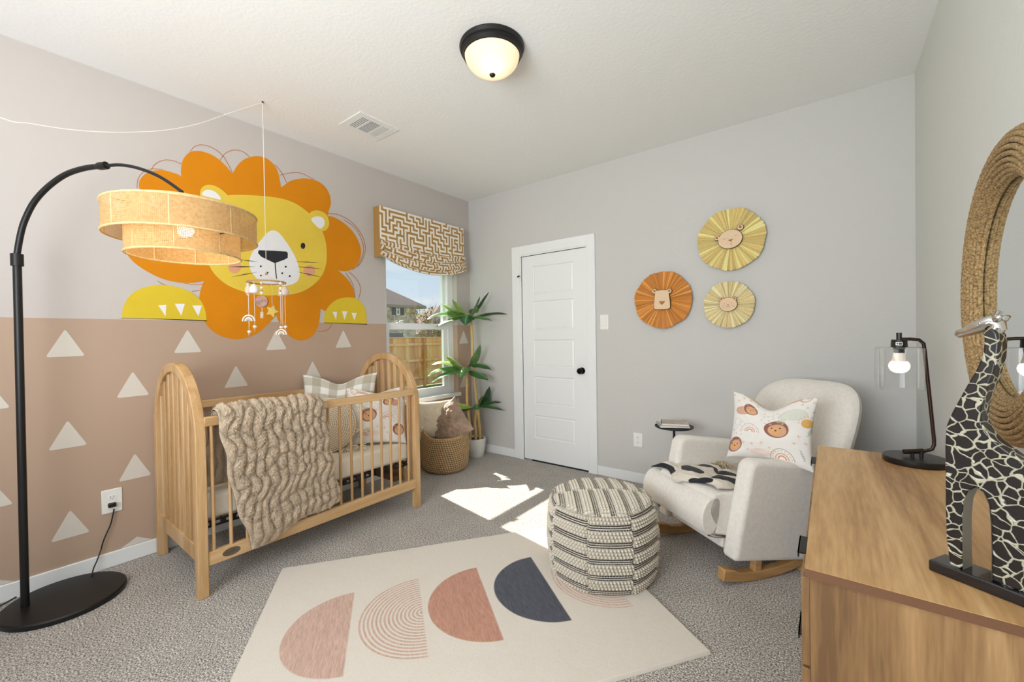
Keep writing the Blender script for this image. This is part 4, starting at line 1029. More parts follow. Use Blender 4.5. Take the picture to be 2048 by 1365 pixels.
# ================================================================== POUF
pf = Vector((2.20, -1.365, 0)); PR = .285
pouf = thing('pouf', 'octagonal cream and black striped chunky knit pouf standing on the rug corner', 'pouf', tuple(pf))
fa = math.atan2(-.818, .576)           # the panel that faces the camera
NP = 8; per = 84; nv = 190; PH = .375
th = np.linspace(0, 2*PI, NP*per+1); A_, Q = np.meshgrid(th, np.linspace(0, 1, nv))
sec = ((A_/(2*PI)*NP) % 1); pan = np.floor(A_/(2*PI)*NP+1e-6) % NP
apo = PR*math.cos(PI/NP)
loc = (sec-.5)*2*PI/NP
oct_r = apo/np.cos(loc); oct_r = .5*oct_r+.5*PR*.965
seam = np.exp(-((np.minimum(sec, 1-sec))/.035)**2)
vp = Q*PH
bulge = .93+.085*np.sin(PI*np.clip(Q*1.02, 0, 1))**.7
phase = pan*.031
per_h = .077
g = ((vp+phase) % per_h)/per_h
isband = g < .40       # dark stripes zone
s3 = (g/.40*3) % 1
blackm = isband & (np.abs(s3-.36) < .27+.10*np.sin(sec*2*PI*34))
lrow = np.floor(np.clip((g-.40)/.60, 0, .999)*3); loopx = .5+.5*np.cos(sec*2*PI*13+lrow*1.9+.5*np.sin(A_*9)); loopy = np.abs(np.sin((g-.40)/.60*PI*3))
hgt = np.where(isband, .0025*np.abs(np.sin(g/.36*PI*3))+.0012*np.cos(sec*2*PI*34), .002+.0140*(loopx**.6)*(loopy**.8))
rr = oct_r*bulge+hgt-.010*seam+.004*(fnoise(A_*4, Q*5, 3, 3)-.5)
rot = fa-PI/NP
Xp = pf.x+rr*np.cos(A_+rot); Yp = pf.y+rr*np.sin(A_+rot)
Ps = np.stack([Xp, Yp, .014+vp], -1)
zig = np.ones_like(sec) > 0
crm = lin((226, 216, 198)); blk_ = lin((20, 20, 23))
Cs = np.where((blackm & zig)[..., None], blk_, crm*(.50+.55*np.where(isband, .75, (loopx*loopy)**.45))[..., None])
# top
nr_ = 90; A2_, Q2 = np.meshgrid(th, np.linspace(0, 1, nr_))
sec2 = ((A2_/(2*PI)*NP) % 1); loc2 = (sec2-.5)*2*PI/NP; or2 = .5*apo/np.cos(loc2)+.5*PR*.965
edge_r = (or2*bulge[-1, 0])*1.0
rr2 = edge_r*(1-Q2)
X2, Y2 = rr2*np.cos(A2_+rot), rr2*np.sin(A2_+rot)
# stripes on top run away from the camera; a seam divides the two halves
dn = np.array([math.cos(fa), math.sin(fa)]); dtv = np.array([-dn[1], dn[0]])
al = X2*dn[0]+Y2*dn[1]; ac = X2*dtv[0]+Y2*dtv[1]
halfm = al > 0
g2 = ((ac+np.where(halfm, .0, .036)+.3+.0*al) % .077)/.077
isb2 = g2 < .40; s32 = (g2/.40*3) % 1; bl2 = isb2 & (s32 < .66); zig2 = np.sin(al*2*PI/.0072) > -.55
lx2 = .5+.5*np.cos(al*2*PI/.019); ly2 = np.abs(np.sin((g2-.40)/.60*PI*3))
h2 = np.where(isb2, .002*np.abs(np.sin(g2/.36*PI*3)), .004+.011*(lx2**.7)*(ly2**.6))
sm2 = np.exp(-(al/.008)**2)
Z2 = .014+PH+.030*(1-(1-Q2)**2.5)+h2*np.clip(Q2*20, 0, 1)-.006*sm2
Pt = np.stack([pf.x+X2, pf.y+Y2, Z2], -1); Pt[0] = Ps[-1]
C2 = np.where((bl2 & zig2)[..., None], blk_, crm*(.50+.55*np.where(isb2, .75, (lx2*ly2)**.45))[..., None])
Pbot = np.stack([pf.x+.8*PR*np.cos(th+rot), pf.y+.8*PR*np.sin(th+rot), np.full_like(th, .0145)], -1)
Pb0 = np.stack([Ps[0], Pbot])
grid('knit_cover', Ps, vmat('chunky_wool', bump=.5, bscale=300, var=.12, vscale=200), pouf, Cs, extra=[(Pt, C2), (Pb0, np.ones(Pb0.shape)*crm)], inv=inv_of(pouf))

# ================================================================== ROCKING CHAIR (local frame: +x forward, +y to the sitter's right... towards the dresser)
HD = R(53); TILT = R(8)
bdir = Vector((math.cos(HD), math.sin(HD))); lat = Vector((math.sin(HD), -math.cos(HD)))     # backwards / lateral towards the dresser
HWD = .31
org = Vector((2.79-HWD*lat.x, -1.17-HWD*lat.y, .0195))
ch = thing('rocking_armchair', 'cream boucle rocking armchair with wooden runners between pouf and dresser', 'armchair', tuple(org), (0, TILT, HD))
# local +x = backwards, local -y = towards the dresser
M_bou = mat('cream_boucle', (233, 226, 216), rough=.95, var=.05, vscale=60, bump=.55, bscale=260, sheen=.5, bdist=.004)
M_run = wood('runner_wood', (150, 110, 66), (196, 152, 98), axis='x', scale=1.4)
def side(s):
    y0, y1 = (s*HWD, s*(HWD-.095))
    y0, y1 = min(y0, y1), max(y0, y1)
    prof = [(.0, .125), (.052, .600), (.075, .622), (.64, .585), (.66, .56), (.63, .115)]
    prof = [(.0, .110), (.040, .565), (.055, .596), (.088, .606), (.68, .600), (.715, .58), (.70, .11)]
    m = MB().prism(prof, lambda a, b: (a, y0, b), lambda a, b: (a, y1, b))
    m.build('armrest', M_bou, ch, bevel=.026, seg=5, ang=60)
    # runner: curved wooden rocker under the arm
    yc = s*(HWD-.048); w_ = .022; top, bot = [], []
    for t in np.linspace(-.03, .76, 26):
        u = (t-.08)/.42; zb = .001+.09*u*u
        top.append((t, zb+.046+(.012 if t < .04 else 0))); bot.append((t, zb))
    MB().prism(bot+top[::-1], lambda a, b: (a, yc-w_, b), lambda a, b: (a, yc+w_, b)).build('runner', M_run, ch, bevel=.005, seg=2, ang=40)
    for xb in (.16, .46): MB().box((xb, yc-.018, .03), (xb+.04, yc+.018, .135)).build('runner_bracket', M_run, ch, bevel=.003)
side(-1); side(1)
# seat body + front pad
sb = MB(); prof = [(-.085, .285), (-.10, .33), (-.085, .385), (-.03, .415), (.25, .425), (.62, .40), (.62, .20), (.02, .20), (-.04, .235)]
sb.prism(catmull(prof, 3), lambda a, b: (a, -(HWD-.09), b), lambda a, b: (a, HWD-.09, b)); sb.build('seat', M_bou, ch, bevel=.02, seg=4, ang=60)
fp = MB(); prof = [(-.115, .225), (-.135, .28), (-.125, .345), (-.09, .385), (-.04, .385), (-.03, .30), (-.05, .225), (-.085, .205)]
fp.prism(catmull(prof, 4), lambda a, b: (a, -(HWD-.09), b), lambda a, b: (a, HWD-.015, b)); fp.build('footrest_pad', M_bou, ch, bevel=.022, seg=4, ang=60)
MB().tube([(-.07, -.20, .20), (-.03, -.20, .19), (.10, -.20, .19)], .008, 8).tube([(-.07, .20, .20), (-.03, .20, .19), (.10, .20, .19)], .008, 8).build('footrest_bracket', mat('steel', (190, 188, 184), rough=.25, metal=1), ch)
MB().box((.02, -.20, .13), (.56, .20, .205)).build('seat_base', M_bou, ch, bevel=.01)
# curved backrest
nu, nv = 60, 60
U, V = np.meshgrid(np.linspace(-1, 1, nu), np.linspace(-1, 1, nv))
def back_sheet(sgn):
    z0, z1 = .36, 1.035
    w_ = .315+.012*np.sin((V+1)*1.2)
    # rounded-rectangle outline through a superellipse mapping
    p = 4.2; rr = (np.abs(U)**p+np.abs(V)**p+1e-9)**(1/p); mx = np.maximum(np.abs(U), np.abs(V))+1e-9
    k = mx/rr
    u, v = U*k, V*k
    y = u*w_; z = (z0+z1)/2+v*(z1-z0)/2+.012*(1-u*u)*(v > 0)*v
    th_ = .075*(np.clip(1-mx**6, 0, 1))**.5
    lean = .585+(z-.40)*.24-.075*u*u
    bowl = -.0*u
    return np.stack([lean+sgn*th_+.07, y, z], -1)
grid('backrest', back_sheet(-1), M_bou, ch, extra=[(back_sheet(1)[:, ::-1], None)])
bpy.context.view_layer.update()
def to_w(p): return Vector(ch.location)+ch.rotation_euler.to_matrix()@Vector(p)
# print cushion on the chair
_o = Vector((org.x, org.y)); _d = ray(1541, 858); _t = (.42-(CAMP.xy-_o).dot(bdir))/Vector((_d.x, _d.y)).dot(bdir); cc = CAMP+_d*_t
cushion('cushion', 'square cushion with lions and rainbows propped on the rocking armchair', 'cushion', tuple(cc), (.96, -.20, .015), (.12, .30, .94), .42, .385, .14, animal_print(1), M_print, n=240, chop=.075, pinch=.10, wrinkle=.02, back=(225, 205, 180))
# black and cream knit blanket on the seat
nu, nv = 200, 180
U, V = np.meshgrid(np.linspace(0, 1, nu), np.linspace(0, 1, nv))
lx = -.105+.05*U+.40*V+.030*np.sin(U*9)*(1-V); ly = .275-.075*V-.46*U*(1-.0*V)-.02*np.sin(V*8+1)*U; ly = np.clip(ly, -.2, .28)
hz = np.interp(lx, [-.14, -.10, -.03, .25, .5], [.33, .395, .425, .432, .43])
fold_ = .018*np.abs(np.sin((U*1.7+V*.9)*PI*1.2+fnoise(U*4, V*4, 3, 3)*3))+.014*fnoise(U*7, V*7, 9, 3)
hang = np.clip((U-.82)/.18, 0, 1)
Zb_ = hz+.006+fold_*np.clip(np.minimum(np.minimum(U, 1-U), np.minimum(V, 1-V))*12, .15, 1)
kk = Ink(U*46, V*34, (226, 216, 202))
for a, b, rx, ry, r_ in [(19, 9, 7.5, 4.2, .15), (10, 21, 5.5, 4, .5), (24, 24, 8.5, 3.4, .1), (36, 13, 6.5, 4.6, .2), (39, 29, 6, 3.4, 0), (7, 33, 5, 2, 0), (33, 1.5, 5, 2, 0)]:
    kk.disk(a+.8*math.sin(b), b, rx, ry, (26, 26, 32), rot=r_)
kk.put(((V*34 < 2.2) & (U < .36)).astype(float), (26, 26, 32)); kk.put(((U*46 < 1.8) & (V < .3)).astype(float), (26, 26, 32))
bl = thing('knit_blanket', 'cream baby blanket with black spots spread on the armchair seat', 'blanket', tuple(to_w((.1, 0, .43))))
Pl = np.stack([lx, ly, Zb_], -1); Mx = np.array(ch.rotation_euler.to_matrix()); Pw = Pl@Mx.T+np.array(ch.location)
Pu_ = Pw.copy(); Pu_[..., 2] -= .004
grid('knit', Pw, vmat('fine_knit', bump=.6, bscale=500, var=.08, vscale=400), bl, kk.C, extra=[(Pu_[:, ::-1], kk.C[:, ::-1])], inv=inv_of(bl))
fr = MB(); 
for k_ in range(60):
    u = random.uniform(.0, 1); p = to_w((.33+random.uniform(-.03, .05), .24-.20*u*.6, .44+random.uniform(0, .02)))
    q = Vector((random.uniform(-.03, .03), random.uniform(-.03, .03), random.uniform(-.005, .02))); fr.tube([p, p+q*.6+Vector((0, 0, .01)), p+q], .0025, 5)
fr.build('fringe', mat('fringe_tan', (196, 176, 140), rough=.95), bl, world=True)

# ------------------------------------------------------------------ side table behind the far arm + books
tc_ = aty(1348, 853, -.30); TX, TY, TZ = tc_.x, tc_.y, tc_.z
tb = thing('side_table', 'small round black pedestal side table behind the armchair', 'side table', (TX, TY, 0))
MB().lathe([(0, TZ-.008), (.125, TZ-.008), (.132, TZ-.004), (.132, TZ+.002), (.126, TZ+.001), (.124, TZ-.002), (0, TZ-.002)], (TX, TY, 0), 48).build('tabletop', M_black, tb, world=True)
MB().tube([(TX, TY, .012), (TX, TY, TZ-.008)], .009, 14).build('pedestal', M_black, tb, world=True)
MB().lathe([(0, 0), (.12, 0), (.122, .006), (.11, .012), (0, .014)], (TX, TY, 0), 40).build('base', M_black, tb, world=True)
def book(label, c, w_, d_, h_, rz, cc_, sp, page=(236, 232, 222)):
    root = thing('board_book', label, 'book', c, (0, 0, rz), 'board books on the side table')
    MB().box((-w_/2+.002, -d_/2+.002, .002), (w_/2-.002, d_/2-.002, h_-.002)).build('pages', mat('pages', page, rough=.8), root, smooth=False)
    cv = MB().box((-w_/2, -d_/2, 0), (w_/2, d_/2, .002)).box((-w_/2, -d_/2, h_-.002), (w_/2, d_/2, h_)).box((-w_/2, -d_/2, 0), (-w_/2+.003, d_/2, h_))
    cv.build('book_cover', mat('cover_'+label[:5], cc_, rough=.4, var=.25, vscale=18), root, smooth=False)
    s = MB().box((-w_/2-.0006, -d_/2+.02, h_*.15), (-w_/2, -d_/2+.06, h_*.85)).build('spine_patch', mat('patch_'+label[:5], sp, rough=.5), root, smooth=False)
book('grey picture book with blue spine patch, bottom one of the pair', (TX-.01, TY, TZ+.0025), .20, .16, .016, R(28), (196, 196, 190), (140, 190, 205))
book('tan picture book with orange spine patch, on top of the pair', (TX+.005, TY-.005, TZ+.019), .18, .15, .014, R(20), (186, 172, 156), (222, 120, 80))

# ================================================================== RAFFIA LION HEADS ON THE BACK WALL
def raffia(label, cx, cz, r, c, rough_, face_poly, ears, feats, tilt=0.0):
    root = thing('raffia_lion_head', label, 'wall decor', (cx, 0, cz), group='raffia lion heads on the door wall')
    nth, nr2 = 720, 24
    A_, Q = np.meshgrid(np.linspace(0, 2*PI, nth+1), np.linspace(0, 1, nr2))
    rs = np.random.RandomState(int(cx*1000)); tw = np.repeat(rs.rand(90), 8); tw = np.r_[tw, tw[0]]
    tf = np.repeat(rs.rand(240), 3); tf = np.r_[tf, tf[0]]; aa = A_[0]
    pleat = (np.sin(aa*34+np.sin(aa*5)*2.2)+.6*np.sin(aa*71+1.3))*.5
    edge = 1+.018*(tf-.5)*2+.02*(tw-.5)+.015*np.sin(aa*7)
    rr = r*(.12+.88*Q*edge[None])
    # keep the ring ends matching
    y = -(.010+.024*np.sin(Q*PI*.62)+.006*pleat[None]*Q**.8+.004*(tf[None]-.5)*Q)
    P = np.stack([cx+rr*np.cos(A_), y, cz+rr*np.sin(A_)], -1); P[:, -1] = P[:, 0]
    B = P.copy(); B[..., 1] += .004
    base = lin(c); v = (.92+.12*pleat[None]+.26*(tw[None]-.4)+.22*(tf[None]-.5))*np.ones_like(Q)
    C = base*np.clip(v, .55, 1.35)[..., None]; C = C+(np.minimum(base*1.7+.05, .9)-C)*(.6*((tw[None] > .8)*np.ones_like(Q)))[..., None]
    grid('raffia_mane', P[:, ::-1], M_raf, root, C[:, ::-1], extra=[(B, C*.7)], inv=inv_of(root))
    ca, sa = math.cos(tilt), math.sin(tilt)
    def f(d): return lambda a, b: (cx+a*ca-b*sa, -d, cz+a*sa+b*ca)
    MB().prism(face_poly, f(.030), f(.0420)).build('wood_face', M_ply, root, world=True, smooth=False)
    MB().prism([(a*1.035, b*1.035) for a, b in face_poly], f(.028), f(.0405)).build('burnt_edge', M_burn, root, world=True, smooth=False)
    for (ex, ey, er) in ears:
        MB().prism(ell(ex, ey, er*1.1, er*1.1, 20), f(.027), f(.0395)).build('burnt_edge', M_burn, root, world=True, smooth=False)
        e = MB().prism(ell(ex, ey, er*.95, er*.95, 20), f(.029), f(.0415)).build('wooden_ear', M_ply, root, world=True, smooth=False)
        MB().prism(ell(ex, ey+er*.1, er*.5, er*.55, 16), f(.0415), f(.0421)).build('inner_ear', M_eng, e, world=True, smooth=False)
    for nm, poly in feats: MB().prism(poly, f(.0419), f(.0428)).build(nm, M_eng, root, world=True, smooth=False)
M_raf = vmat('raffia', rough=.6, bump=.25, bscale=90, sheen=0, var=.12, vscale=120)
M_ply = mat('light_plywood', (226, 196, 160), rough=.6, var=.06, vscale=20, stretch=(1, 1, 8)); M_burn = mat('burnt_wood', (70, 48, 30), rough=.8); M_eng = mat('engraved_wood', (168, 116, 66), rough=.8)
def arc(cx, cy, r, a0, a1, w_=.0018, n=8):
    t_ = np.linspace(a0, a1, n); return [(cx+(r+w_/2)*math.cos(a), cy+(r+w_/2)*math.sin(a)) for a in t_]+[(cx+(r-w_/2)*math.cos(a), cy+(r-w_/2)*math.sin(a)) for a in t_[::-1]]
raffia('large straw coloured raffia lion head, topmost of the three', 2.602, 1.918, .222, (222, 196, 122), 0, ell(0, 0, .078, .066, 36), [(-.082, .035, .017), (.078, .062, .020)],
       [('nose', [(-.016, -.004), (.020, -.002), (.004, -.020)]), ('mouth', [(.003, -.018), (.0052, -.018), (.006, -.036), (.0035, -.036)]), ('mouth', arc(.004, -.030, .012, PI*1.15, PI*1.6)), ('eye', arc(-.036, .018, .007, PI, 2*PI)), ('eye', arc(.038, .020, .007, PI, 2*PI))], .18)
raffia('orange raffia lion head, leftmost of the three', 2.113, 1.513, .225, (206, 132, 52), 0, catmull([(-.052, .055), (-.035, .074), (.035, .074), (.052, .055), (.062, -.045), (.048, -.072), (-.048, -.072), (-.062, -.045)], 4), [(-.058, .072, .019), (.058, .066, .018)],
       [('nose', catmull([(-.022, -.012), (0, -.010), (.024, -.014), (.006, -.036), (-.006, -.036)], 3))], 0)
raffia('small pale raffia lion head, lowest of the three', 2.585, 1.448, .168, (232, 212, 156), 0, ell(0, 0, .058, .048, 30), [(-.044, .040, .015), (.042, .040, .014)],
       [('nose', [(-.008, .0), (.008, .0), (0, -.009)]), ('mouth', arc(-.006, -.012, .006, PI, 2*PI)), ('mouth', arc(.006, -.012, .006, PI, 2*PI)), ('eye', ell(-.024, .006, .0028, .0028, 10)), ('eye', ell(.022, .010, .003, .002, 10))]+[('whisker', [(s*.020, -.010-k*.007), (s*.042, -.008-k*.009), (s*.042, -.010-k*.009)]) for s in (-1, 1) for k in (0, 1)], 0)

# ================================================================== DRESSER AND WHAT STANDS ON IT
DH = .72
M_wal = wood('walnut_top', (158, 116, 70), (222, 184, 132), (196, 154, 102), axis='y', scale=.75, rough=.42, streak=18)
M_walz = wood('walnut_side', (112, 82, 52), (184, 146, 100), (150, 114, 74), axis='z', scale=.75, rough=.45, streak=18)
M_edge = mat('walnut_edge', (112, 76, 50), rough=.5, var=.15, stretch=(20, 1, 20))
dr = thing('dresser', 'walnut veneer dresser with black edge pulls against the right wall', 'dresser', (3.34, -1.64, 0))
dx0, dx1, dy0, dy1 = 3.120, W-.016, -2.270, -1.030
MB().box((dx0+.012, dy0+.008, .07), (dx1, dy1-.008, DH-.022)).build('carcass', M_walz, dr, world=True, smooth=False)
MB().box((dx0+.004, dy0, DH-.021), (dx1, dy1, DH-.0005)).build('top_edge', M_edge, dr, world=True, smooth=False)
MB().box((dx0+.003, dy0-.001, DH-.001), (dx1, dy1+.001, DH)).build('top', M_wal, dr, world=True, smooth=False)
MB().box((dx0+.04, dy0+.03, 0), (dx1, dy1-.03, .075)).build('plinth', M_black, dr, world=True, smooth=False)
wcol = (dy1-dy0-.03)/2
for c_ in range(2):
    for r_ in range(3):
        y0 = dy0+.012+c_*(wcol+.004); z0 = .085+r_*.205
        d = MB().box((dx0-.004, y0, z0), (dx0+.012, y0+wcol, z0+.198)).build('drawer', M_walz, dr, world=True, bevel=.0015)
        yc = y0+wcol*(.28 if c_ == 0 else .73)
        MB().box((dx0-.017, yc-.05, z0+.196), (dx0+.006, yc+.05, z0+.2005)).box((dx0-.017, yc-.05, z0+.186), (dx0-.014, yc+.05, z0+.2005)).build('edge_pull', M_black, d, world=True, smooth=False)
# table lamp
LX, LY = 3.432, -1.135
tl = thing('table_lamp', 'dark bronze table lamp with clear glass shade on the dresser', 'lamp', (LX, LY, DH))
M_brz = mat('dark_bronze', (58, 42, 34), rough=.32, metal=.7); M_lb = mat('lamp_base_black', (32, 29, 28), rough=.35, metal=.2)
MB().lathe([(0, DH), (.095, DH), (.097, DH+.003), (.097, DH+.021), (.094, DH+.024), (0, DH+.024)], (LX, LY, 0), 64).build('base', M_lb, tl, world=True)
ad = Vector((.80, .10, 0)).normalized()
c0 = Vector((LX, LY, 0)); zt_ = 1.206
shc = Vector((3.388, -1.135, 0)); stx = Vector((3.462, -1.125, 0)); sbx = Vector((3.487, -1.122, 0))
pth = [Vector((shc.x, shc.y, zt_)), Vector((stx.x-.04, stx.y-.004, zt_)), Vector((stx.x-.016, stx.y-.002, zt_-.003)), Vector((stx.x-.003, stx.y, zt_-.018)), Vector((stx.x, stx.y, zt_-.045)),
       Vector((sbx.x, sbx.y, .815)), Vector((sbx.x, sbx.y, .795)), Vector((sbx.x-.006, sbx.y-.001, .778)), Vector((sbx.x-.026, sbx.y-.003, .768)), Vector((sbx.x-.055, sbx.y-.006, .764))]
MB().tube(pth, .0062, 12).build('stem', M_brz, tl, world=True)
MB().tube([Vector((LX-.034, LY-.008, .760)), Vector((sbx.x-.03, sbx.y-.004, .768))], .0095, 14).build('grip', M_brz, tl, world=True, ang=60)
MB().tube([(LX-.008, LY-.003, DH+.02), (LX-.008, LY-.003, .76)], .006, 10).tube([(LX+.018, LY-.001, DH+.02), (LX+.018, LY-.001, .765)], .006, 10).build('grip_post', M_lb, tl, world=True)
MB().tube([(shc.x, shc.y, 1.185), (shc.x, shc.y, 1.232)], .0085, 18).build('socket_neck', M_lb, tl, world=True, ang=60)
MB().lathe([(0, 1.204), (.0235, 1.204), (.0245, 1.200), (.0255, 1.176), (.026, 1.174), (0, 1.174)], (shc.x, shc.y, 0), 32).build('socket', M_lb, tl, world=True)
MB().lathe([(.019, 1.174), (.0175, 1.158), (.0165, 1.150), (0, 1.150)], (shc.x, shc.y, 0), 24).build('bulb_holder', M_lb, tl, world=True)
fvv = Vector((CX-shc.x, CY-shc.y, 0)).normalized(); sdv = Vector((-fvv.y, fvv.x, 0))
lab = MB(); f = lambda d: (lambda a, b: shc+fvv*d+sdv*a+Vector((0, 0, b)))
lab.prism([(-.010, 1.182), (.010, 1.182), (.010, 1.194), (-.010, 1.194)], f(.022), f(.0268)); lab.build('label', M_plate, tl, world=True, smooth=False)
l2 = MB().prism([(.0-.0005, 1.184), (.0085, 1.184), (.0085, 1.192), (-.0005, 1.192)], f(.0265), f(.0271)); l2.prism(ell(-.0048, 1.188, .0034, .0026, 14), f(.0265), f(.0271)); l2.build('label_mark', M_black, tl, world=True, smooth=False)
gr_ = .0745
MB().lathe([(.022, 1.176), (gr_-.006, 1.174), (gr_, 1.169), (gr_, 1.010), (gr_-.0005, 1.006)], (shc.x, shc.y, 0), 64).build('glass_shade', thin_glass('clear_glass', (.985, .99, .99), .012, .6), tl, world=True)
MB().lathe([(.0165, 1.152), (.0185, 1.143), (.0215, 1.128), (.0240, 1.117)], (shc.x, shc.y, 0), 28).build('bulb_collar', mat('bulb_white', (238, 226, 212), rough=.5), tl, world=True)
MB().lathe([(.0240, 1.118), (.0300, 1.110), (.0325, 1.100), (.0300, 1.088), (.0215, 1.077), (.010, 1.072), (0, 1.071)], (shc.x, shc.y, 0), 32).build('light_bulb', emis('lamp_bulb', (255, 232, 200), 3.5), tl, world=True)
MB().tube(catmull([(LX+.09, LY+.01, DH+.006), (LX+.108, LY+.0, DH+.012), (W-.012, LY-.03, DH+.014), (W-.008, LY+.0, DH+.004)], 5, False), .0025, 8).build('power_cord', mat('clear_cord', (190, 188, 182), rough=.3), tl, world=True)

# giraffe (body plane stands on the long side of its base)
gd = Vector((.855, -.52, 0)).normalized(); gn = Vector((gd.y, -gd.x, 0)); gp0 = Vector((3.362, -2.108, 0))   # gn points to the camera
if gn.dot(CAMP-gp0) < 0: gn = -gn
gir = thing('giraffe_sculpture', 'black and cream patterned giraffe sculpture with silver head on the dresser', 'sculpture', tuple(gp0+gd*.1+Vector((0, 0, DH))))
def gpt(x, y, off=0):   # photo pixel -> coordinates in the sculpture's plane
    d = ray(x, y); t = gn.dot(gp0-CAMP)/gn.dot(d); q = CAMP+d*t; return ((q-gp0).dot(gd), q.z)
def gf(d): return lambda a, b: gp0+gd*a+gn*d+Vector((0, 0, b))
def z3(pts): return [gpt(1580+x/1.784, 600+y/1.784) for x, y in pts]
BT = .024
MB().prism([(-.012, DH), (.235, DH), (.235, DH+BT), (-.012, DH+BT)], gf(-.034), gf(.030)).build('plinth', mat('black_lacquer', (18, 18, 24), rough=.18, coat=.6), gir, world=True, bevel=.004, seg=3)
body = z3([(586,948),(580,900),(573,850),(570,740),(569,620),(568,520),(572,450),(590,405),(618,355),(650,298),(680,248),(703,195),(708,150),(706,118)]) + \
       z3([(725,100),(742,104),(756,120),(763,150),(758,205),(744,262),(722,312),(706,355),(696,395),(700,435),(716,468),(745,500),(782,528),(828,560)])
zt = lambda z: z
e0 = body[-1]
body += [(e0[0]+.018, e0[1]-.020), (e0[0]+.034, e0[1]-.055), (e0[0]+.040, e0[1]-.11), (e0[0]+.040, e0[1]-.18), (e0[0]+.036, DH+BT)]
l0 = z3([(737,985)])[0]; body += [(l0[0], DH+BT)]
body += z3([(738,900),(736,800),(728,725),(708,682),(680,664),(652,676),(636,712),(630,770),(630,860),(632,938)])
fx = body[-1][0]; body[-1] = (fx, DH+BT); body[0] = (body[0][0], DH+BT)
def gmat():
    m, t, p, out = nodes('giraffe_hide')
    tc = N(t, 'TexCoord'); nz = N(t, 'TexNoise'); nz.inputs['Scale'].default_value = 22; nz.inputs['Detail'].default_value = 2
    t.links.new(tc.outputs['Object'], nz.inputs[0])
    vm = N(t, 'VectorMath', operation='MULTIPLY_ADD'); vm.inputs[1].default_value = (.035, .035, .035); t.links.new(nz.outputs['Color'], vm.inputs[0]); t.links.new(tc.outputs['Object'], vm.inputs[2])
    vo = N(t, 'TexVoronoi', feature='DISTANCE_TO_EDGE'); vo.inputs['Scale'].default_value = 46; t.links.new(vm.outputs[0], vo.inputs[0])
    cr = N(t, 'ValToRGB'); cr.color_ramp.elements[0].position = .045; cr.color_ramp.elements[0].color = L4((186, 182, 160)); cr.color_ramp.elements[1].position = .07; cr.color_ramp.elements[1].color = L4((34, 29, 28))
    t.links.new(vo.outputs['Distance'], cr.inputs[0]); t.links.new(cr.outputs[0], p.inputs[0]); p.inputs['Roughness'].default_value = .28
    b = N(t, 'Bump', invert=True); b.inputs['Strength'].default_value = .7; b.inputs['Distance'].default_value = .003; t.links.new(vo.outputs['Distance'], b.inputs['Height'])
    cr2 = N(t, 'ValToRGB'); cr2.color_ramp.elements[1].position = .09; t.links.new(vo.outputs['Distance'], cr2.inputs[0]); t.links.new(cr2.outputs[0], b.inputs['Height']); t.links.new(b.outputs[0], p.inputs['Normal'])
    return m
bb = MB().prism(body, gf(-.018), gf(.018)); bo = bb.build('body', gmat(), gir, world=True, bevel=.007, seg=4, ang=60)
arch = z3([(738,985),(738,900),(736,800),(728,725),(708,682),(680,664),(652,676),(636,712),(630,770),(630,860),(632,960)]); arch[0] = (arch[0][0], DH+BT); arch[-1] = (arch[-1][0], DH+BT)
ai = [(a*1.0, b) for a, b in arch]
am = MB()
for i in range(len(arch)-1):
    (a0, b0), (a1_, b1) = arch[i], arch[i+1]
    cxa = (arch[0][0]+arch[-1][0])/2
    sh_ = lambda a, b: (a+(cxa-a)*.035, b-.0008)
    p = [sh_(a0, b0), sh_(a1_, b1)]
    am.bm.faces.new([am.bm.verts.new(gf(-.0185)(*p[0])), am.bm.verts.new(gf(.0185)(*p[0])), am.bm.verts.new(gf(.0185)(*p[1])), am.bm.verts.new(gf(-.0185)(*p[1]))])
bmesh.ops.remove_doubles(am.bm, verts=am.bm.verts, dist=1e-5)
am.build('arch_lining', mat('pewter_lining', (150, 146, 134), rough=.4, metal=.3), gir, world=True)
hd = z3([(712,128),(690,124),(655,122),(625,130),(602,136),(591,124),(598,108),(640,90),(668,72),(700,64),(728,56),(735,40),(745,33),(756,40),(753,52),(772,52),(776,62),(762,74),(758,90),(748,108),(735,122)])
zc = lambda X, Y, d=0: gf(d)(*z3([(X, Y)])[0])
hb = MB().tube([zc(752, 112), zc(742, 88), zc(722, 80), zc(695, 90), zc(660, 103), zc(628, 115), zc(600, 122), zc(590, 124)], [.009, .0125, .0145, .0150, .0125, .0095, .0085, .004], 16)
for s_ in (-1, 1):
    hb.tube([zc(738, 78, s_*.006), zc(752, 66, s_*.014), zc(770, 58, s_*.018)], [.004, .0075, .002], 10)
    hb.tube([zc(730, 74, s_*.005), zc(738, 52, s_*.006), zc(746, 40, s_*.006)], [.0035, .003, .0045], 10)
    hb.ball(zc(690, 84, s_*.0135), .0028)
hb.tube([zc(728, 110), zc(742, 95)], [.013, .013], 14)
hb.build('head', mat('polished_silver', (205, 203, 198), rough=.16, metal=1), gir, world=True, ang=70)

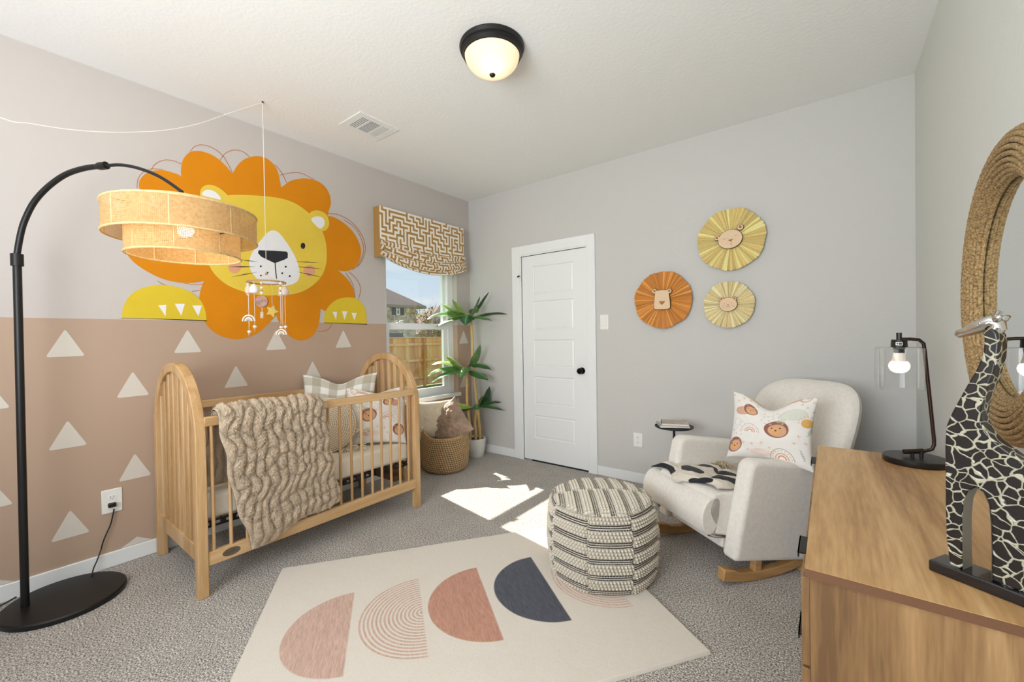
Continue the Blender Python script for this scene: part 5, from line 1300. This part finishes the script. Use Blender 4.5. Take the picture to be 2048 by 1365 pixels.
# ================================================================== ROPE MIRROR
MY, MZ_, MX = -1.715, 1.345, W
mr_ = thing('round_mirror', 'round wall mirror framed in wide coiled rope above the dresser', 'mirror', (MX, MY, MZ_))
m_, t_, p_, o_ = nodes('rope_coil'); tc = N(t_, 'TexCoord'); 
gm_ = N(t_, 'TexNoise'); gm_.inputs['Scale'].default_value = 160; gm_.inputs['Detail'].default_value = 4; t_.links.new(tc.outputs['Object'], gm_.inputs[0])
cr = N(t_, 'ValToRGB'); cr.color_ramp.elements[0].position = .35; cr.color_ramp.elements[0].color = L4((112, 88, 54)); cr.color_ramp.elements[1].position = .65; cr.color_ramp.elements[1].color = L4((184, 154, 108))
t_.links.new(gm_.outputs[0], cr.inputs[0]); t_.links.new(cr.outputs[0], p_.inputs[0]); p_.inputs['Roughness'].default_value = .9
fm = MB(); ro, ri = .405, .290; nn = 12
for i in range(nn):
    s = i/(nn-1); a = PI*(.06+.94*s); rr_ = ri+(ro-ri)*(1-math.cos(a))/2; dd = .012+.034*math.sin(a)**.8
    nseg = 240; pts = [(MX-dd, MY+rr_*math.cos(q), MZ_+rr_*math.sin(q)) for q in np.linspace(0, 2*PI, nseg, endpoint=False)]
    fm.tube(pts, [.0064+.0007*((k % 3) == 0) for k in range(nseg)], 8, closed=True)
fm.build('rope_frame', m_, mr_, world=True)
MB().lathe([(ri-.004, -.010), (ri+.03, -.010), (ri+.03, -.018), (ri-.004, -.018)], (MX, MY, MZ_), 96, 'x').lathe([(ri+(ro-ri)*(1-math.cos(PI*(.06+.94*q_)))/2, -.006-.034*math.sin(PI*(.06+.94*q_))**.8) for q_ in np.linspace(0, 1, 14)], (MX, MY, MZ_), 96, 'x').build('rope_backing', mat('lip_dark', (60, 48, 34), rough=.9), mr_, world=True)
MB().lathe([(0, -.014), (ri+.01, -.014)], (MX, MY, MZ_), 96, 'x').build('mirror_glass', mat('mirror_silver', (235, 240, 240), rough=.01, metal=1), mr_, world=True, smooth=False)

# ================================================================== CEILING: light and vent
lx_, ly_ = 1.79, -1.712
cl = thing('ceiling_light', 'black rimmed flush ceiling light with frosted glass dome', 'ceiling light', (lx_, ly_, H))
MB().lathe([(0, 0), (.166, 0), (.168, -.006), (.163, -.022), (.156, -.026), (.156, -.034), (.150, -.040), (.148, -.050), (.143, -.052), (.141, -.040), (0, -.03)], (lx_, ly_, H), 72).build('rim', M_black, cl, world=True, ang=30)
mg, tg, pg, og = nodes('frosted_glass'); tg.nodes.remove(pg)
df = N(tg, 'BsdfDiffuse'); df.inputs[0].default_value = L4((250, 236, 216)); tn = N(tg, 'BsdfTranslucent'); tn.inputs[0].default_value = L4((255, 238, 214))
em = N(tg, 'Emission'); em.inputs[0].default_value = L4((255, 232, 206)); em.inputs[1].default_value = .22
mx1 = N(tg, 'MixShader'); mx1.inputs[0].default_value = .6; tg.links.new(df.outputs[0], mx1.inputs[1]); tg.links.new(tn.outputs[0], mx1.inputs[2])
ads = N(tg, 'AddShader'); tg.links.new(mx1.outputs[0], ads.inputs[0]); tg.links.new(em.outputs[0], ads.inputs[1]); tg.links.new(ads.outputs[0], og.inputs[0])
MB().lathe([(.141*math.cos(a), -.042-.098*math.sin(a)) for a in np.linspace(0, PI/2, 18)], (lx_, ly_, H), 64).build('glass_dome', mg, cl, world=True)
MB().lathe([(0, -.135), (.012, -.137), (.016, -.141), (.013, -.148), (.006, -.153), (0, -.155)], (lx_, ly_, H), 24).build('finial', M_brz, cl, world=True)
MB().ball((lx_+.02, ly_-.02, H-.072), .019, 16).build('light_bulb', emis('ceiling_bulb', (255, 228, 196), 38), cl, world=True)
vn = thing('ceiling_vent', 'white three-way ceiling air vent near the lion wall', 'air vent', (.595, -1.637, H))
vx0, vx1, vy0, vy1 = .462, .728, -1.795, -1.482
fr_ = MB(); z1, z0 = H, H-.006
ix0, ix1, iy0, iy1 = vx0+.048, vx1-.048, vy0+.045, vy1-.045
fr_.box((vx0, vy0, z0), (vx1, iy0, z1)); fr_.box((vx0, iy1, z0), (vx1, vy1, z1)); fr_.box((vx0, iy0, z0), (ix0, iy1, z1)); fr_.box((ix1, iy0, z0), (vx1, iy1, z1))
fr_.build('vent_frame', M_trim, vn, world=True, bevel=.002)
MB().box((ix0, iy0, H-.0015), (ix1, iy1, H-.0005)).build('duct_dark', M_slot, vn, world=True, smooth=False)
L_ = iy1-iy0
def slat(a, b):
    MB().box((a[0], a[1], H-.0062), (b[0], b[1], H-.0040)).build('slat', M_trim, vn, world=True, smooth=False)
for k in range(5):
    y = iy0+k*.0128; slat((ix0, y), (ix1, y+.0062))
    y = iy1-k*.0128; slat((ix0, y-.0085), (ix1, y))
for k in range(12):
    x = ix0+k*(ix1-ix0-.006)/11; slat((x, iy0+.066), (x+.0062, iy1-.070))
for y in (iy0+.060, iy1-.072): MB().box((ix0, y, H-.0065), (ix1, y+.009, H-.001)).build('divider', M_trim, vn, world=True, smooth=False)

# ================================================================== OUTSIDE
G0 = -.59
struct(MB().box((-60, -30, G0-.3), (-.2, 60, G0)).build('ground', mat('lawn', (104, 124, 66), rough=.95, var=.35, vscale=6, bump=.6, bscale=30, bdist=.03), smooth=False))
# cedar fence
fA, fB = Vector((-9.1, 3.6, 0)), Vector((-9.18, 11.6, 0)); fdv = (fB-fA).normalized()
fn = thing('cedar_fence', 'orange cedar plank privacy fence across the back garden', 'fence', tuple(fA+Vector((0, 0, G0))))
M_ced = [wood('cedar_%d' % i, a, b, axis='z', scale=.5, rough=.8) for i, (a, b) in enumerate([((222, 146, 76), (252, 196, 120)), ((236, 166, 92), (254, 206, 136)), ((204, 130, 66), (244, 178, 104))])]
L = (fB-fA).length; n = int(L/.142); FT = 1.83
k0 = int(1.1/.142); 
for k in range(n):
    p = fA+fdv*(k*.142); m = MB().box((p.x-.008, p.y, G0+.03), (p.x+.008, p.y+.139, G0+FT+random.uniform(-.006, .006)))
    m.build('plank', M_ced[random.randint(0, 2)], fn, world=True, smooth=False)
for z in (G0+.30, G0+.95, G0+1.55): MB().box((-9.09, 3.6, z), (-9.05, 11.6, z+.09)).build('fence_rail', M_ced[1], fn, world=True, smooth=False)
MB().box((-9.2, 3.6, G0+FT), (-9.04, 11.6, G0+FT+.035)).build('fence_cap', M_ced[1], fn, world=True, smooth=False)
for y in (4.6, 7.0, 9.4): MB().box((-9.06, y, G0), (-8.97, y+.09, G0+FT-.03)).build('fence_post', M_ced[2], fn, world=True, smooth=False)
# brick house
def brick_mat():
    m, t, p, out = nodes('mottled_brick'); tc = N(t, 'TexCoord'); sx = N(t, 'SeparateXYZ'); cb = N(t, 'CombineXYZ'); t.links.new(tc.outputs['Object'], sx.inputs[0])
    ad = N(t, 'Math', operation='ADD'); t.links.new(sx.outputs[0], ad.inputs[0]); t.links.new(sx.outputs[1], ad.inputs[1]); t.links.new(ad.outputs[0], cb.inputs[0]); t.links.new(sx.outputs[2], cb.inputs[1])
    b = N(t, 'TexBrick'); b.inputs['Scale'].default_value = 4.4; b.inputs['Color1'].default_value = L4((176, 140, 116)); b.inputs['Color2'].default_value = L4((232, 214, 190)); b.inputs['Mortar'].default_value = L4((210, 202, 190)); b.inputs['Mortar Size'].default_value = .015
    t.links.new(cb.outputs[0], b.inputs[0]); nz = N(t, 'TexNoise'); nz.inputs['Scale'].default_value = 2.5; nz.inputs['Detail'].default_value = 6; t.links.new(tc.outputs['Object'], nz.inputs[0])
    mr2 = N(t, 'MapRange'); mr2.inputs[1].default_value = .35; mr2.inputs[2].default_value = .65; mr2.inputs[3].default_value = .6; mr2.inputs[4].default_value = 1.1; t.links.new(nz.outputs[0], mr2.inputs[0])
    vm = N(t, 'VectorMath', operation='SCALE'); t.links.new(b.outputs[0], vm.inputs[0]); t.links.new(mr2.outputs[0], vm.inputs['Scale']); t.links.new(vm.outputs[0], p.inputs[0]); p.inputs['Roughness'].default_value = .9; return m
M_brick = brick_mat(); M_roof = mat('brown_shingles', (112, 92, 84), rough=.95, var=.25, vscale=8)
HXF = -21.0
def hp(x, y): return atx(x, y, HXF)
wR = hp(832, 640).y; zE = hp(832, 612).z
h1 = thing('brick_house', 'two storey mottled brick house with brown hip roof and shuttered window beyond the fence', 'house', (HXF-4, wR-6, G0))
MB().box((HXF-8, wR-12, G0), (HXF, wR, zE)).build('brick_wall', M_brick, h1, world=True, smooth=False)
ov = .55; ridge = zE+3.1; rm = MB(); b_ = rm.bm
v = [b_.verts.new(q) for q in [(HXF-8-ov, wR-12-ov, zE-.05), (HXF+ov, wR-12-ov, zE-.05), (HXF+ov, wR+ov, zE-.05), (HXF-8-ov, wR+ov, zE-.05), (HXF-4, wR-7.5, ridge), (HXF-4, wR-4.5, ridge)]]
for q in [(0, 1, 4), (1, 2, 5, 4), (2, 3, 5), (3, 0, 4, 5), (3, 2, 1, 0)]: b_.faces.new([v[i] for i in q])
rm.build('hip_roof', M_roof, h1, world=True, smooth=False)
MB().box((HXF-8-ov, wR-12-ov, zE-.22), (HXF+ov, wR+ov, zE-.05)).build('fascia', mat('fascia_tan', (150, 132, 116), rough=.8), h1, world=True, smooth=False)
def hwin(xa, xb, ya, yb, shut):
    p, q = hp(xa, ya), hp(xb, yb)
    y0, y1, z0, z1 = min(p.y, q.y), max(p.y, q.y), min(p.z, q.z), max(p.z, q.z)
    w_ = MB().box((HXF-.02, y0, z0), (HXF+.05, y1, z1)).build('house_window', M_trim, h1, world=True, smooth=False)
    MB().box((HXF+.05, y0+.09, z0+.09), (HXF+.055, y1-.09, (z0+z1)/2-.04)).box((HXF+.05, y0+.09, (z0+z1)/2+.04), (HXF+.055, y1-.09, z1-.09)).build('pane', mat('house_pane', (96, 122, 116), rough=.1), w_, world=True, smooth=False)
    if shut:
        for a, b in ((y0-.34, y0-.03), (y1+.03, y1+.34)): MB().box((HXF, a, z0), (HXF+.05, b, z1)).build('shutter', mat('slate_shutter', (52, 60, 72), rough=.6), h1, world=True, smooth=False)
hwin(791.5, 799.5, 608, 631, True); hwin(773, 778, 606, 620, False); hwin(812.5, 817.5, 610, 624, False)
# blue-grey garage and the second roof
g2 = thing('neighbour_garage', 'low blue grey garage seen just over the fence', 'building', (-15, 8.6, G0))
a = atx(772, 660, -15); b = atx(806, 660, -15)
MB().box((-18, a.y-3, G0), (-15, b.y, 1.52)).build('garage_wall', mat('blue_grey_siding', (84, 92, 112), rough=.8), g2, world=True, smooth=False)
h2 = thing('neighbour_house', 'low brown roofed house behind the bare garden tree', 'house', (-30, 24, G0))
c2 = atx(868, 655, -28); e2 = atx(905, 655, -28); pk = atx(880, 611, -32); ls = atx(845, 640, -28)
MB().box((-36, ls.y-.5, G0), (-28, e2.y+8, 1.6)).build('house_wall', M_brick, h2, world=True, smooth=False)
rm = MB(); b_ = rm.bm
v = [b_.verts.new(q) for q in [(-36.5, ls.y-1, 1.6), (-27.5, ls.y-1, 1.6), (-27.5, e2.y+9, 1.6), (-36.5, e2.y+9, 1.6), (-32, pk.y, pk.z), (-32, e2.y+5, pk.z+.3)]]
for q in [(0, 1, 4), (1, 2, 5, 4), (2, 3, 5), (3, 0, 4, 5), (3, 2, 1, 0)]: b_.faces.new([v[i] for i in q])
rm.build('house_roof', M_roof, h2, world=True, smooth=False)
# tree with bare twigs and sparse olive leaves
tq = atx(860, 665, -12.5)
te = thing('garden_tree', 'half bare tree with thin branches and olive leaves above the fence', 'tree', (tq.x, tq.y, G0))
br_ = MB(); tips = []
def branch(p, d, L_, r_, lvl):
    q = p+d*L_; mid = p+d*L_*.5+Vector((random.uniform(-.04, .04),)*3)*L_
    br_.tube([p, mid, q], [r_*1.5, r_*1.25, r_], 5)
    if lvl == 0: tips.append(q); return
    for k in range(3 if lvl > 1 else 4):
        dd = (d+Vector((random.uniform(-.5, .5), random.uniform(-.6, .6), random.uniform(-.1, .6)))).normalized()
        branch(p.lerp(q, random.uniform(.55, 1)), dd, L_*random.uniform(.55, .8), r_*.55, lvl-1)
    if lvl == 1: tips.append(q)
for k in range(3): branch(Vector((tq.x+random.uniform(-.1, .1), tq.y+random.uniform(-.1, .1), G0)), Vector((random.uniform(-.15, .15), random.uniform(-.25, .25), 1)).normalized(), 1.5, .028, 4)
br_.build('branches', mat('bark', (120, 96, 76), rough=.9), te, world=True, smooth=False)
lf = MB()
for tpt in tips:
    if tpt.z > 1.75 and random.random() < .93: continue
    for k in range(8):
        c_ = tpt+Vector((random.uniform(-.12, .12), random.uniform(-.12, .12), random.uniform(-.12, .12))); s = random.uniform(.035, .075)
        a_ = Vector((random.uniform(-1, 1), random.uniform(-1, 1), random.uniform(-1, 1))).normalized(); b2 = a_.orthogonal().normalized()
        lf.bm.faces.new([lf.bm.verts.new(c_+w_) for w_ in (a_*s, b2*s*.6, -a_*s, -b2*s*.6)])
o = lf.build('leaves', mat('olive_leaves', (134, 126, 76), rough=.8, var=.4, vscale=3), te, world=True, smooth=False); o['kind'] = 'stuff'
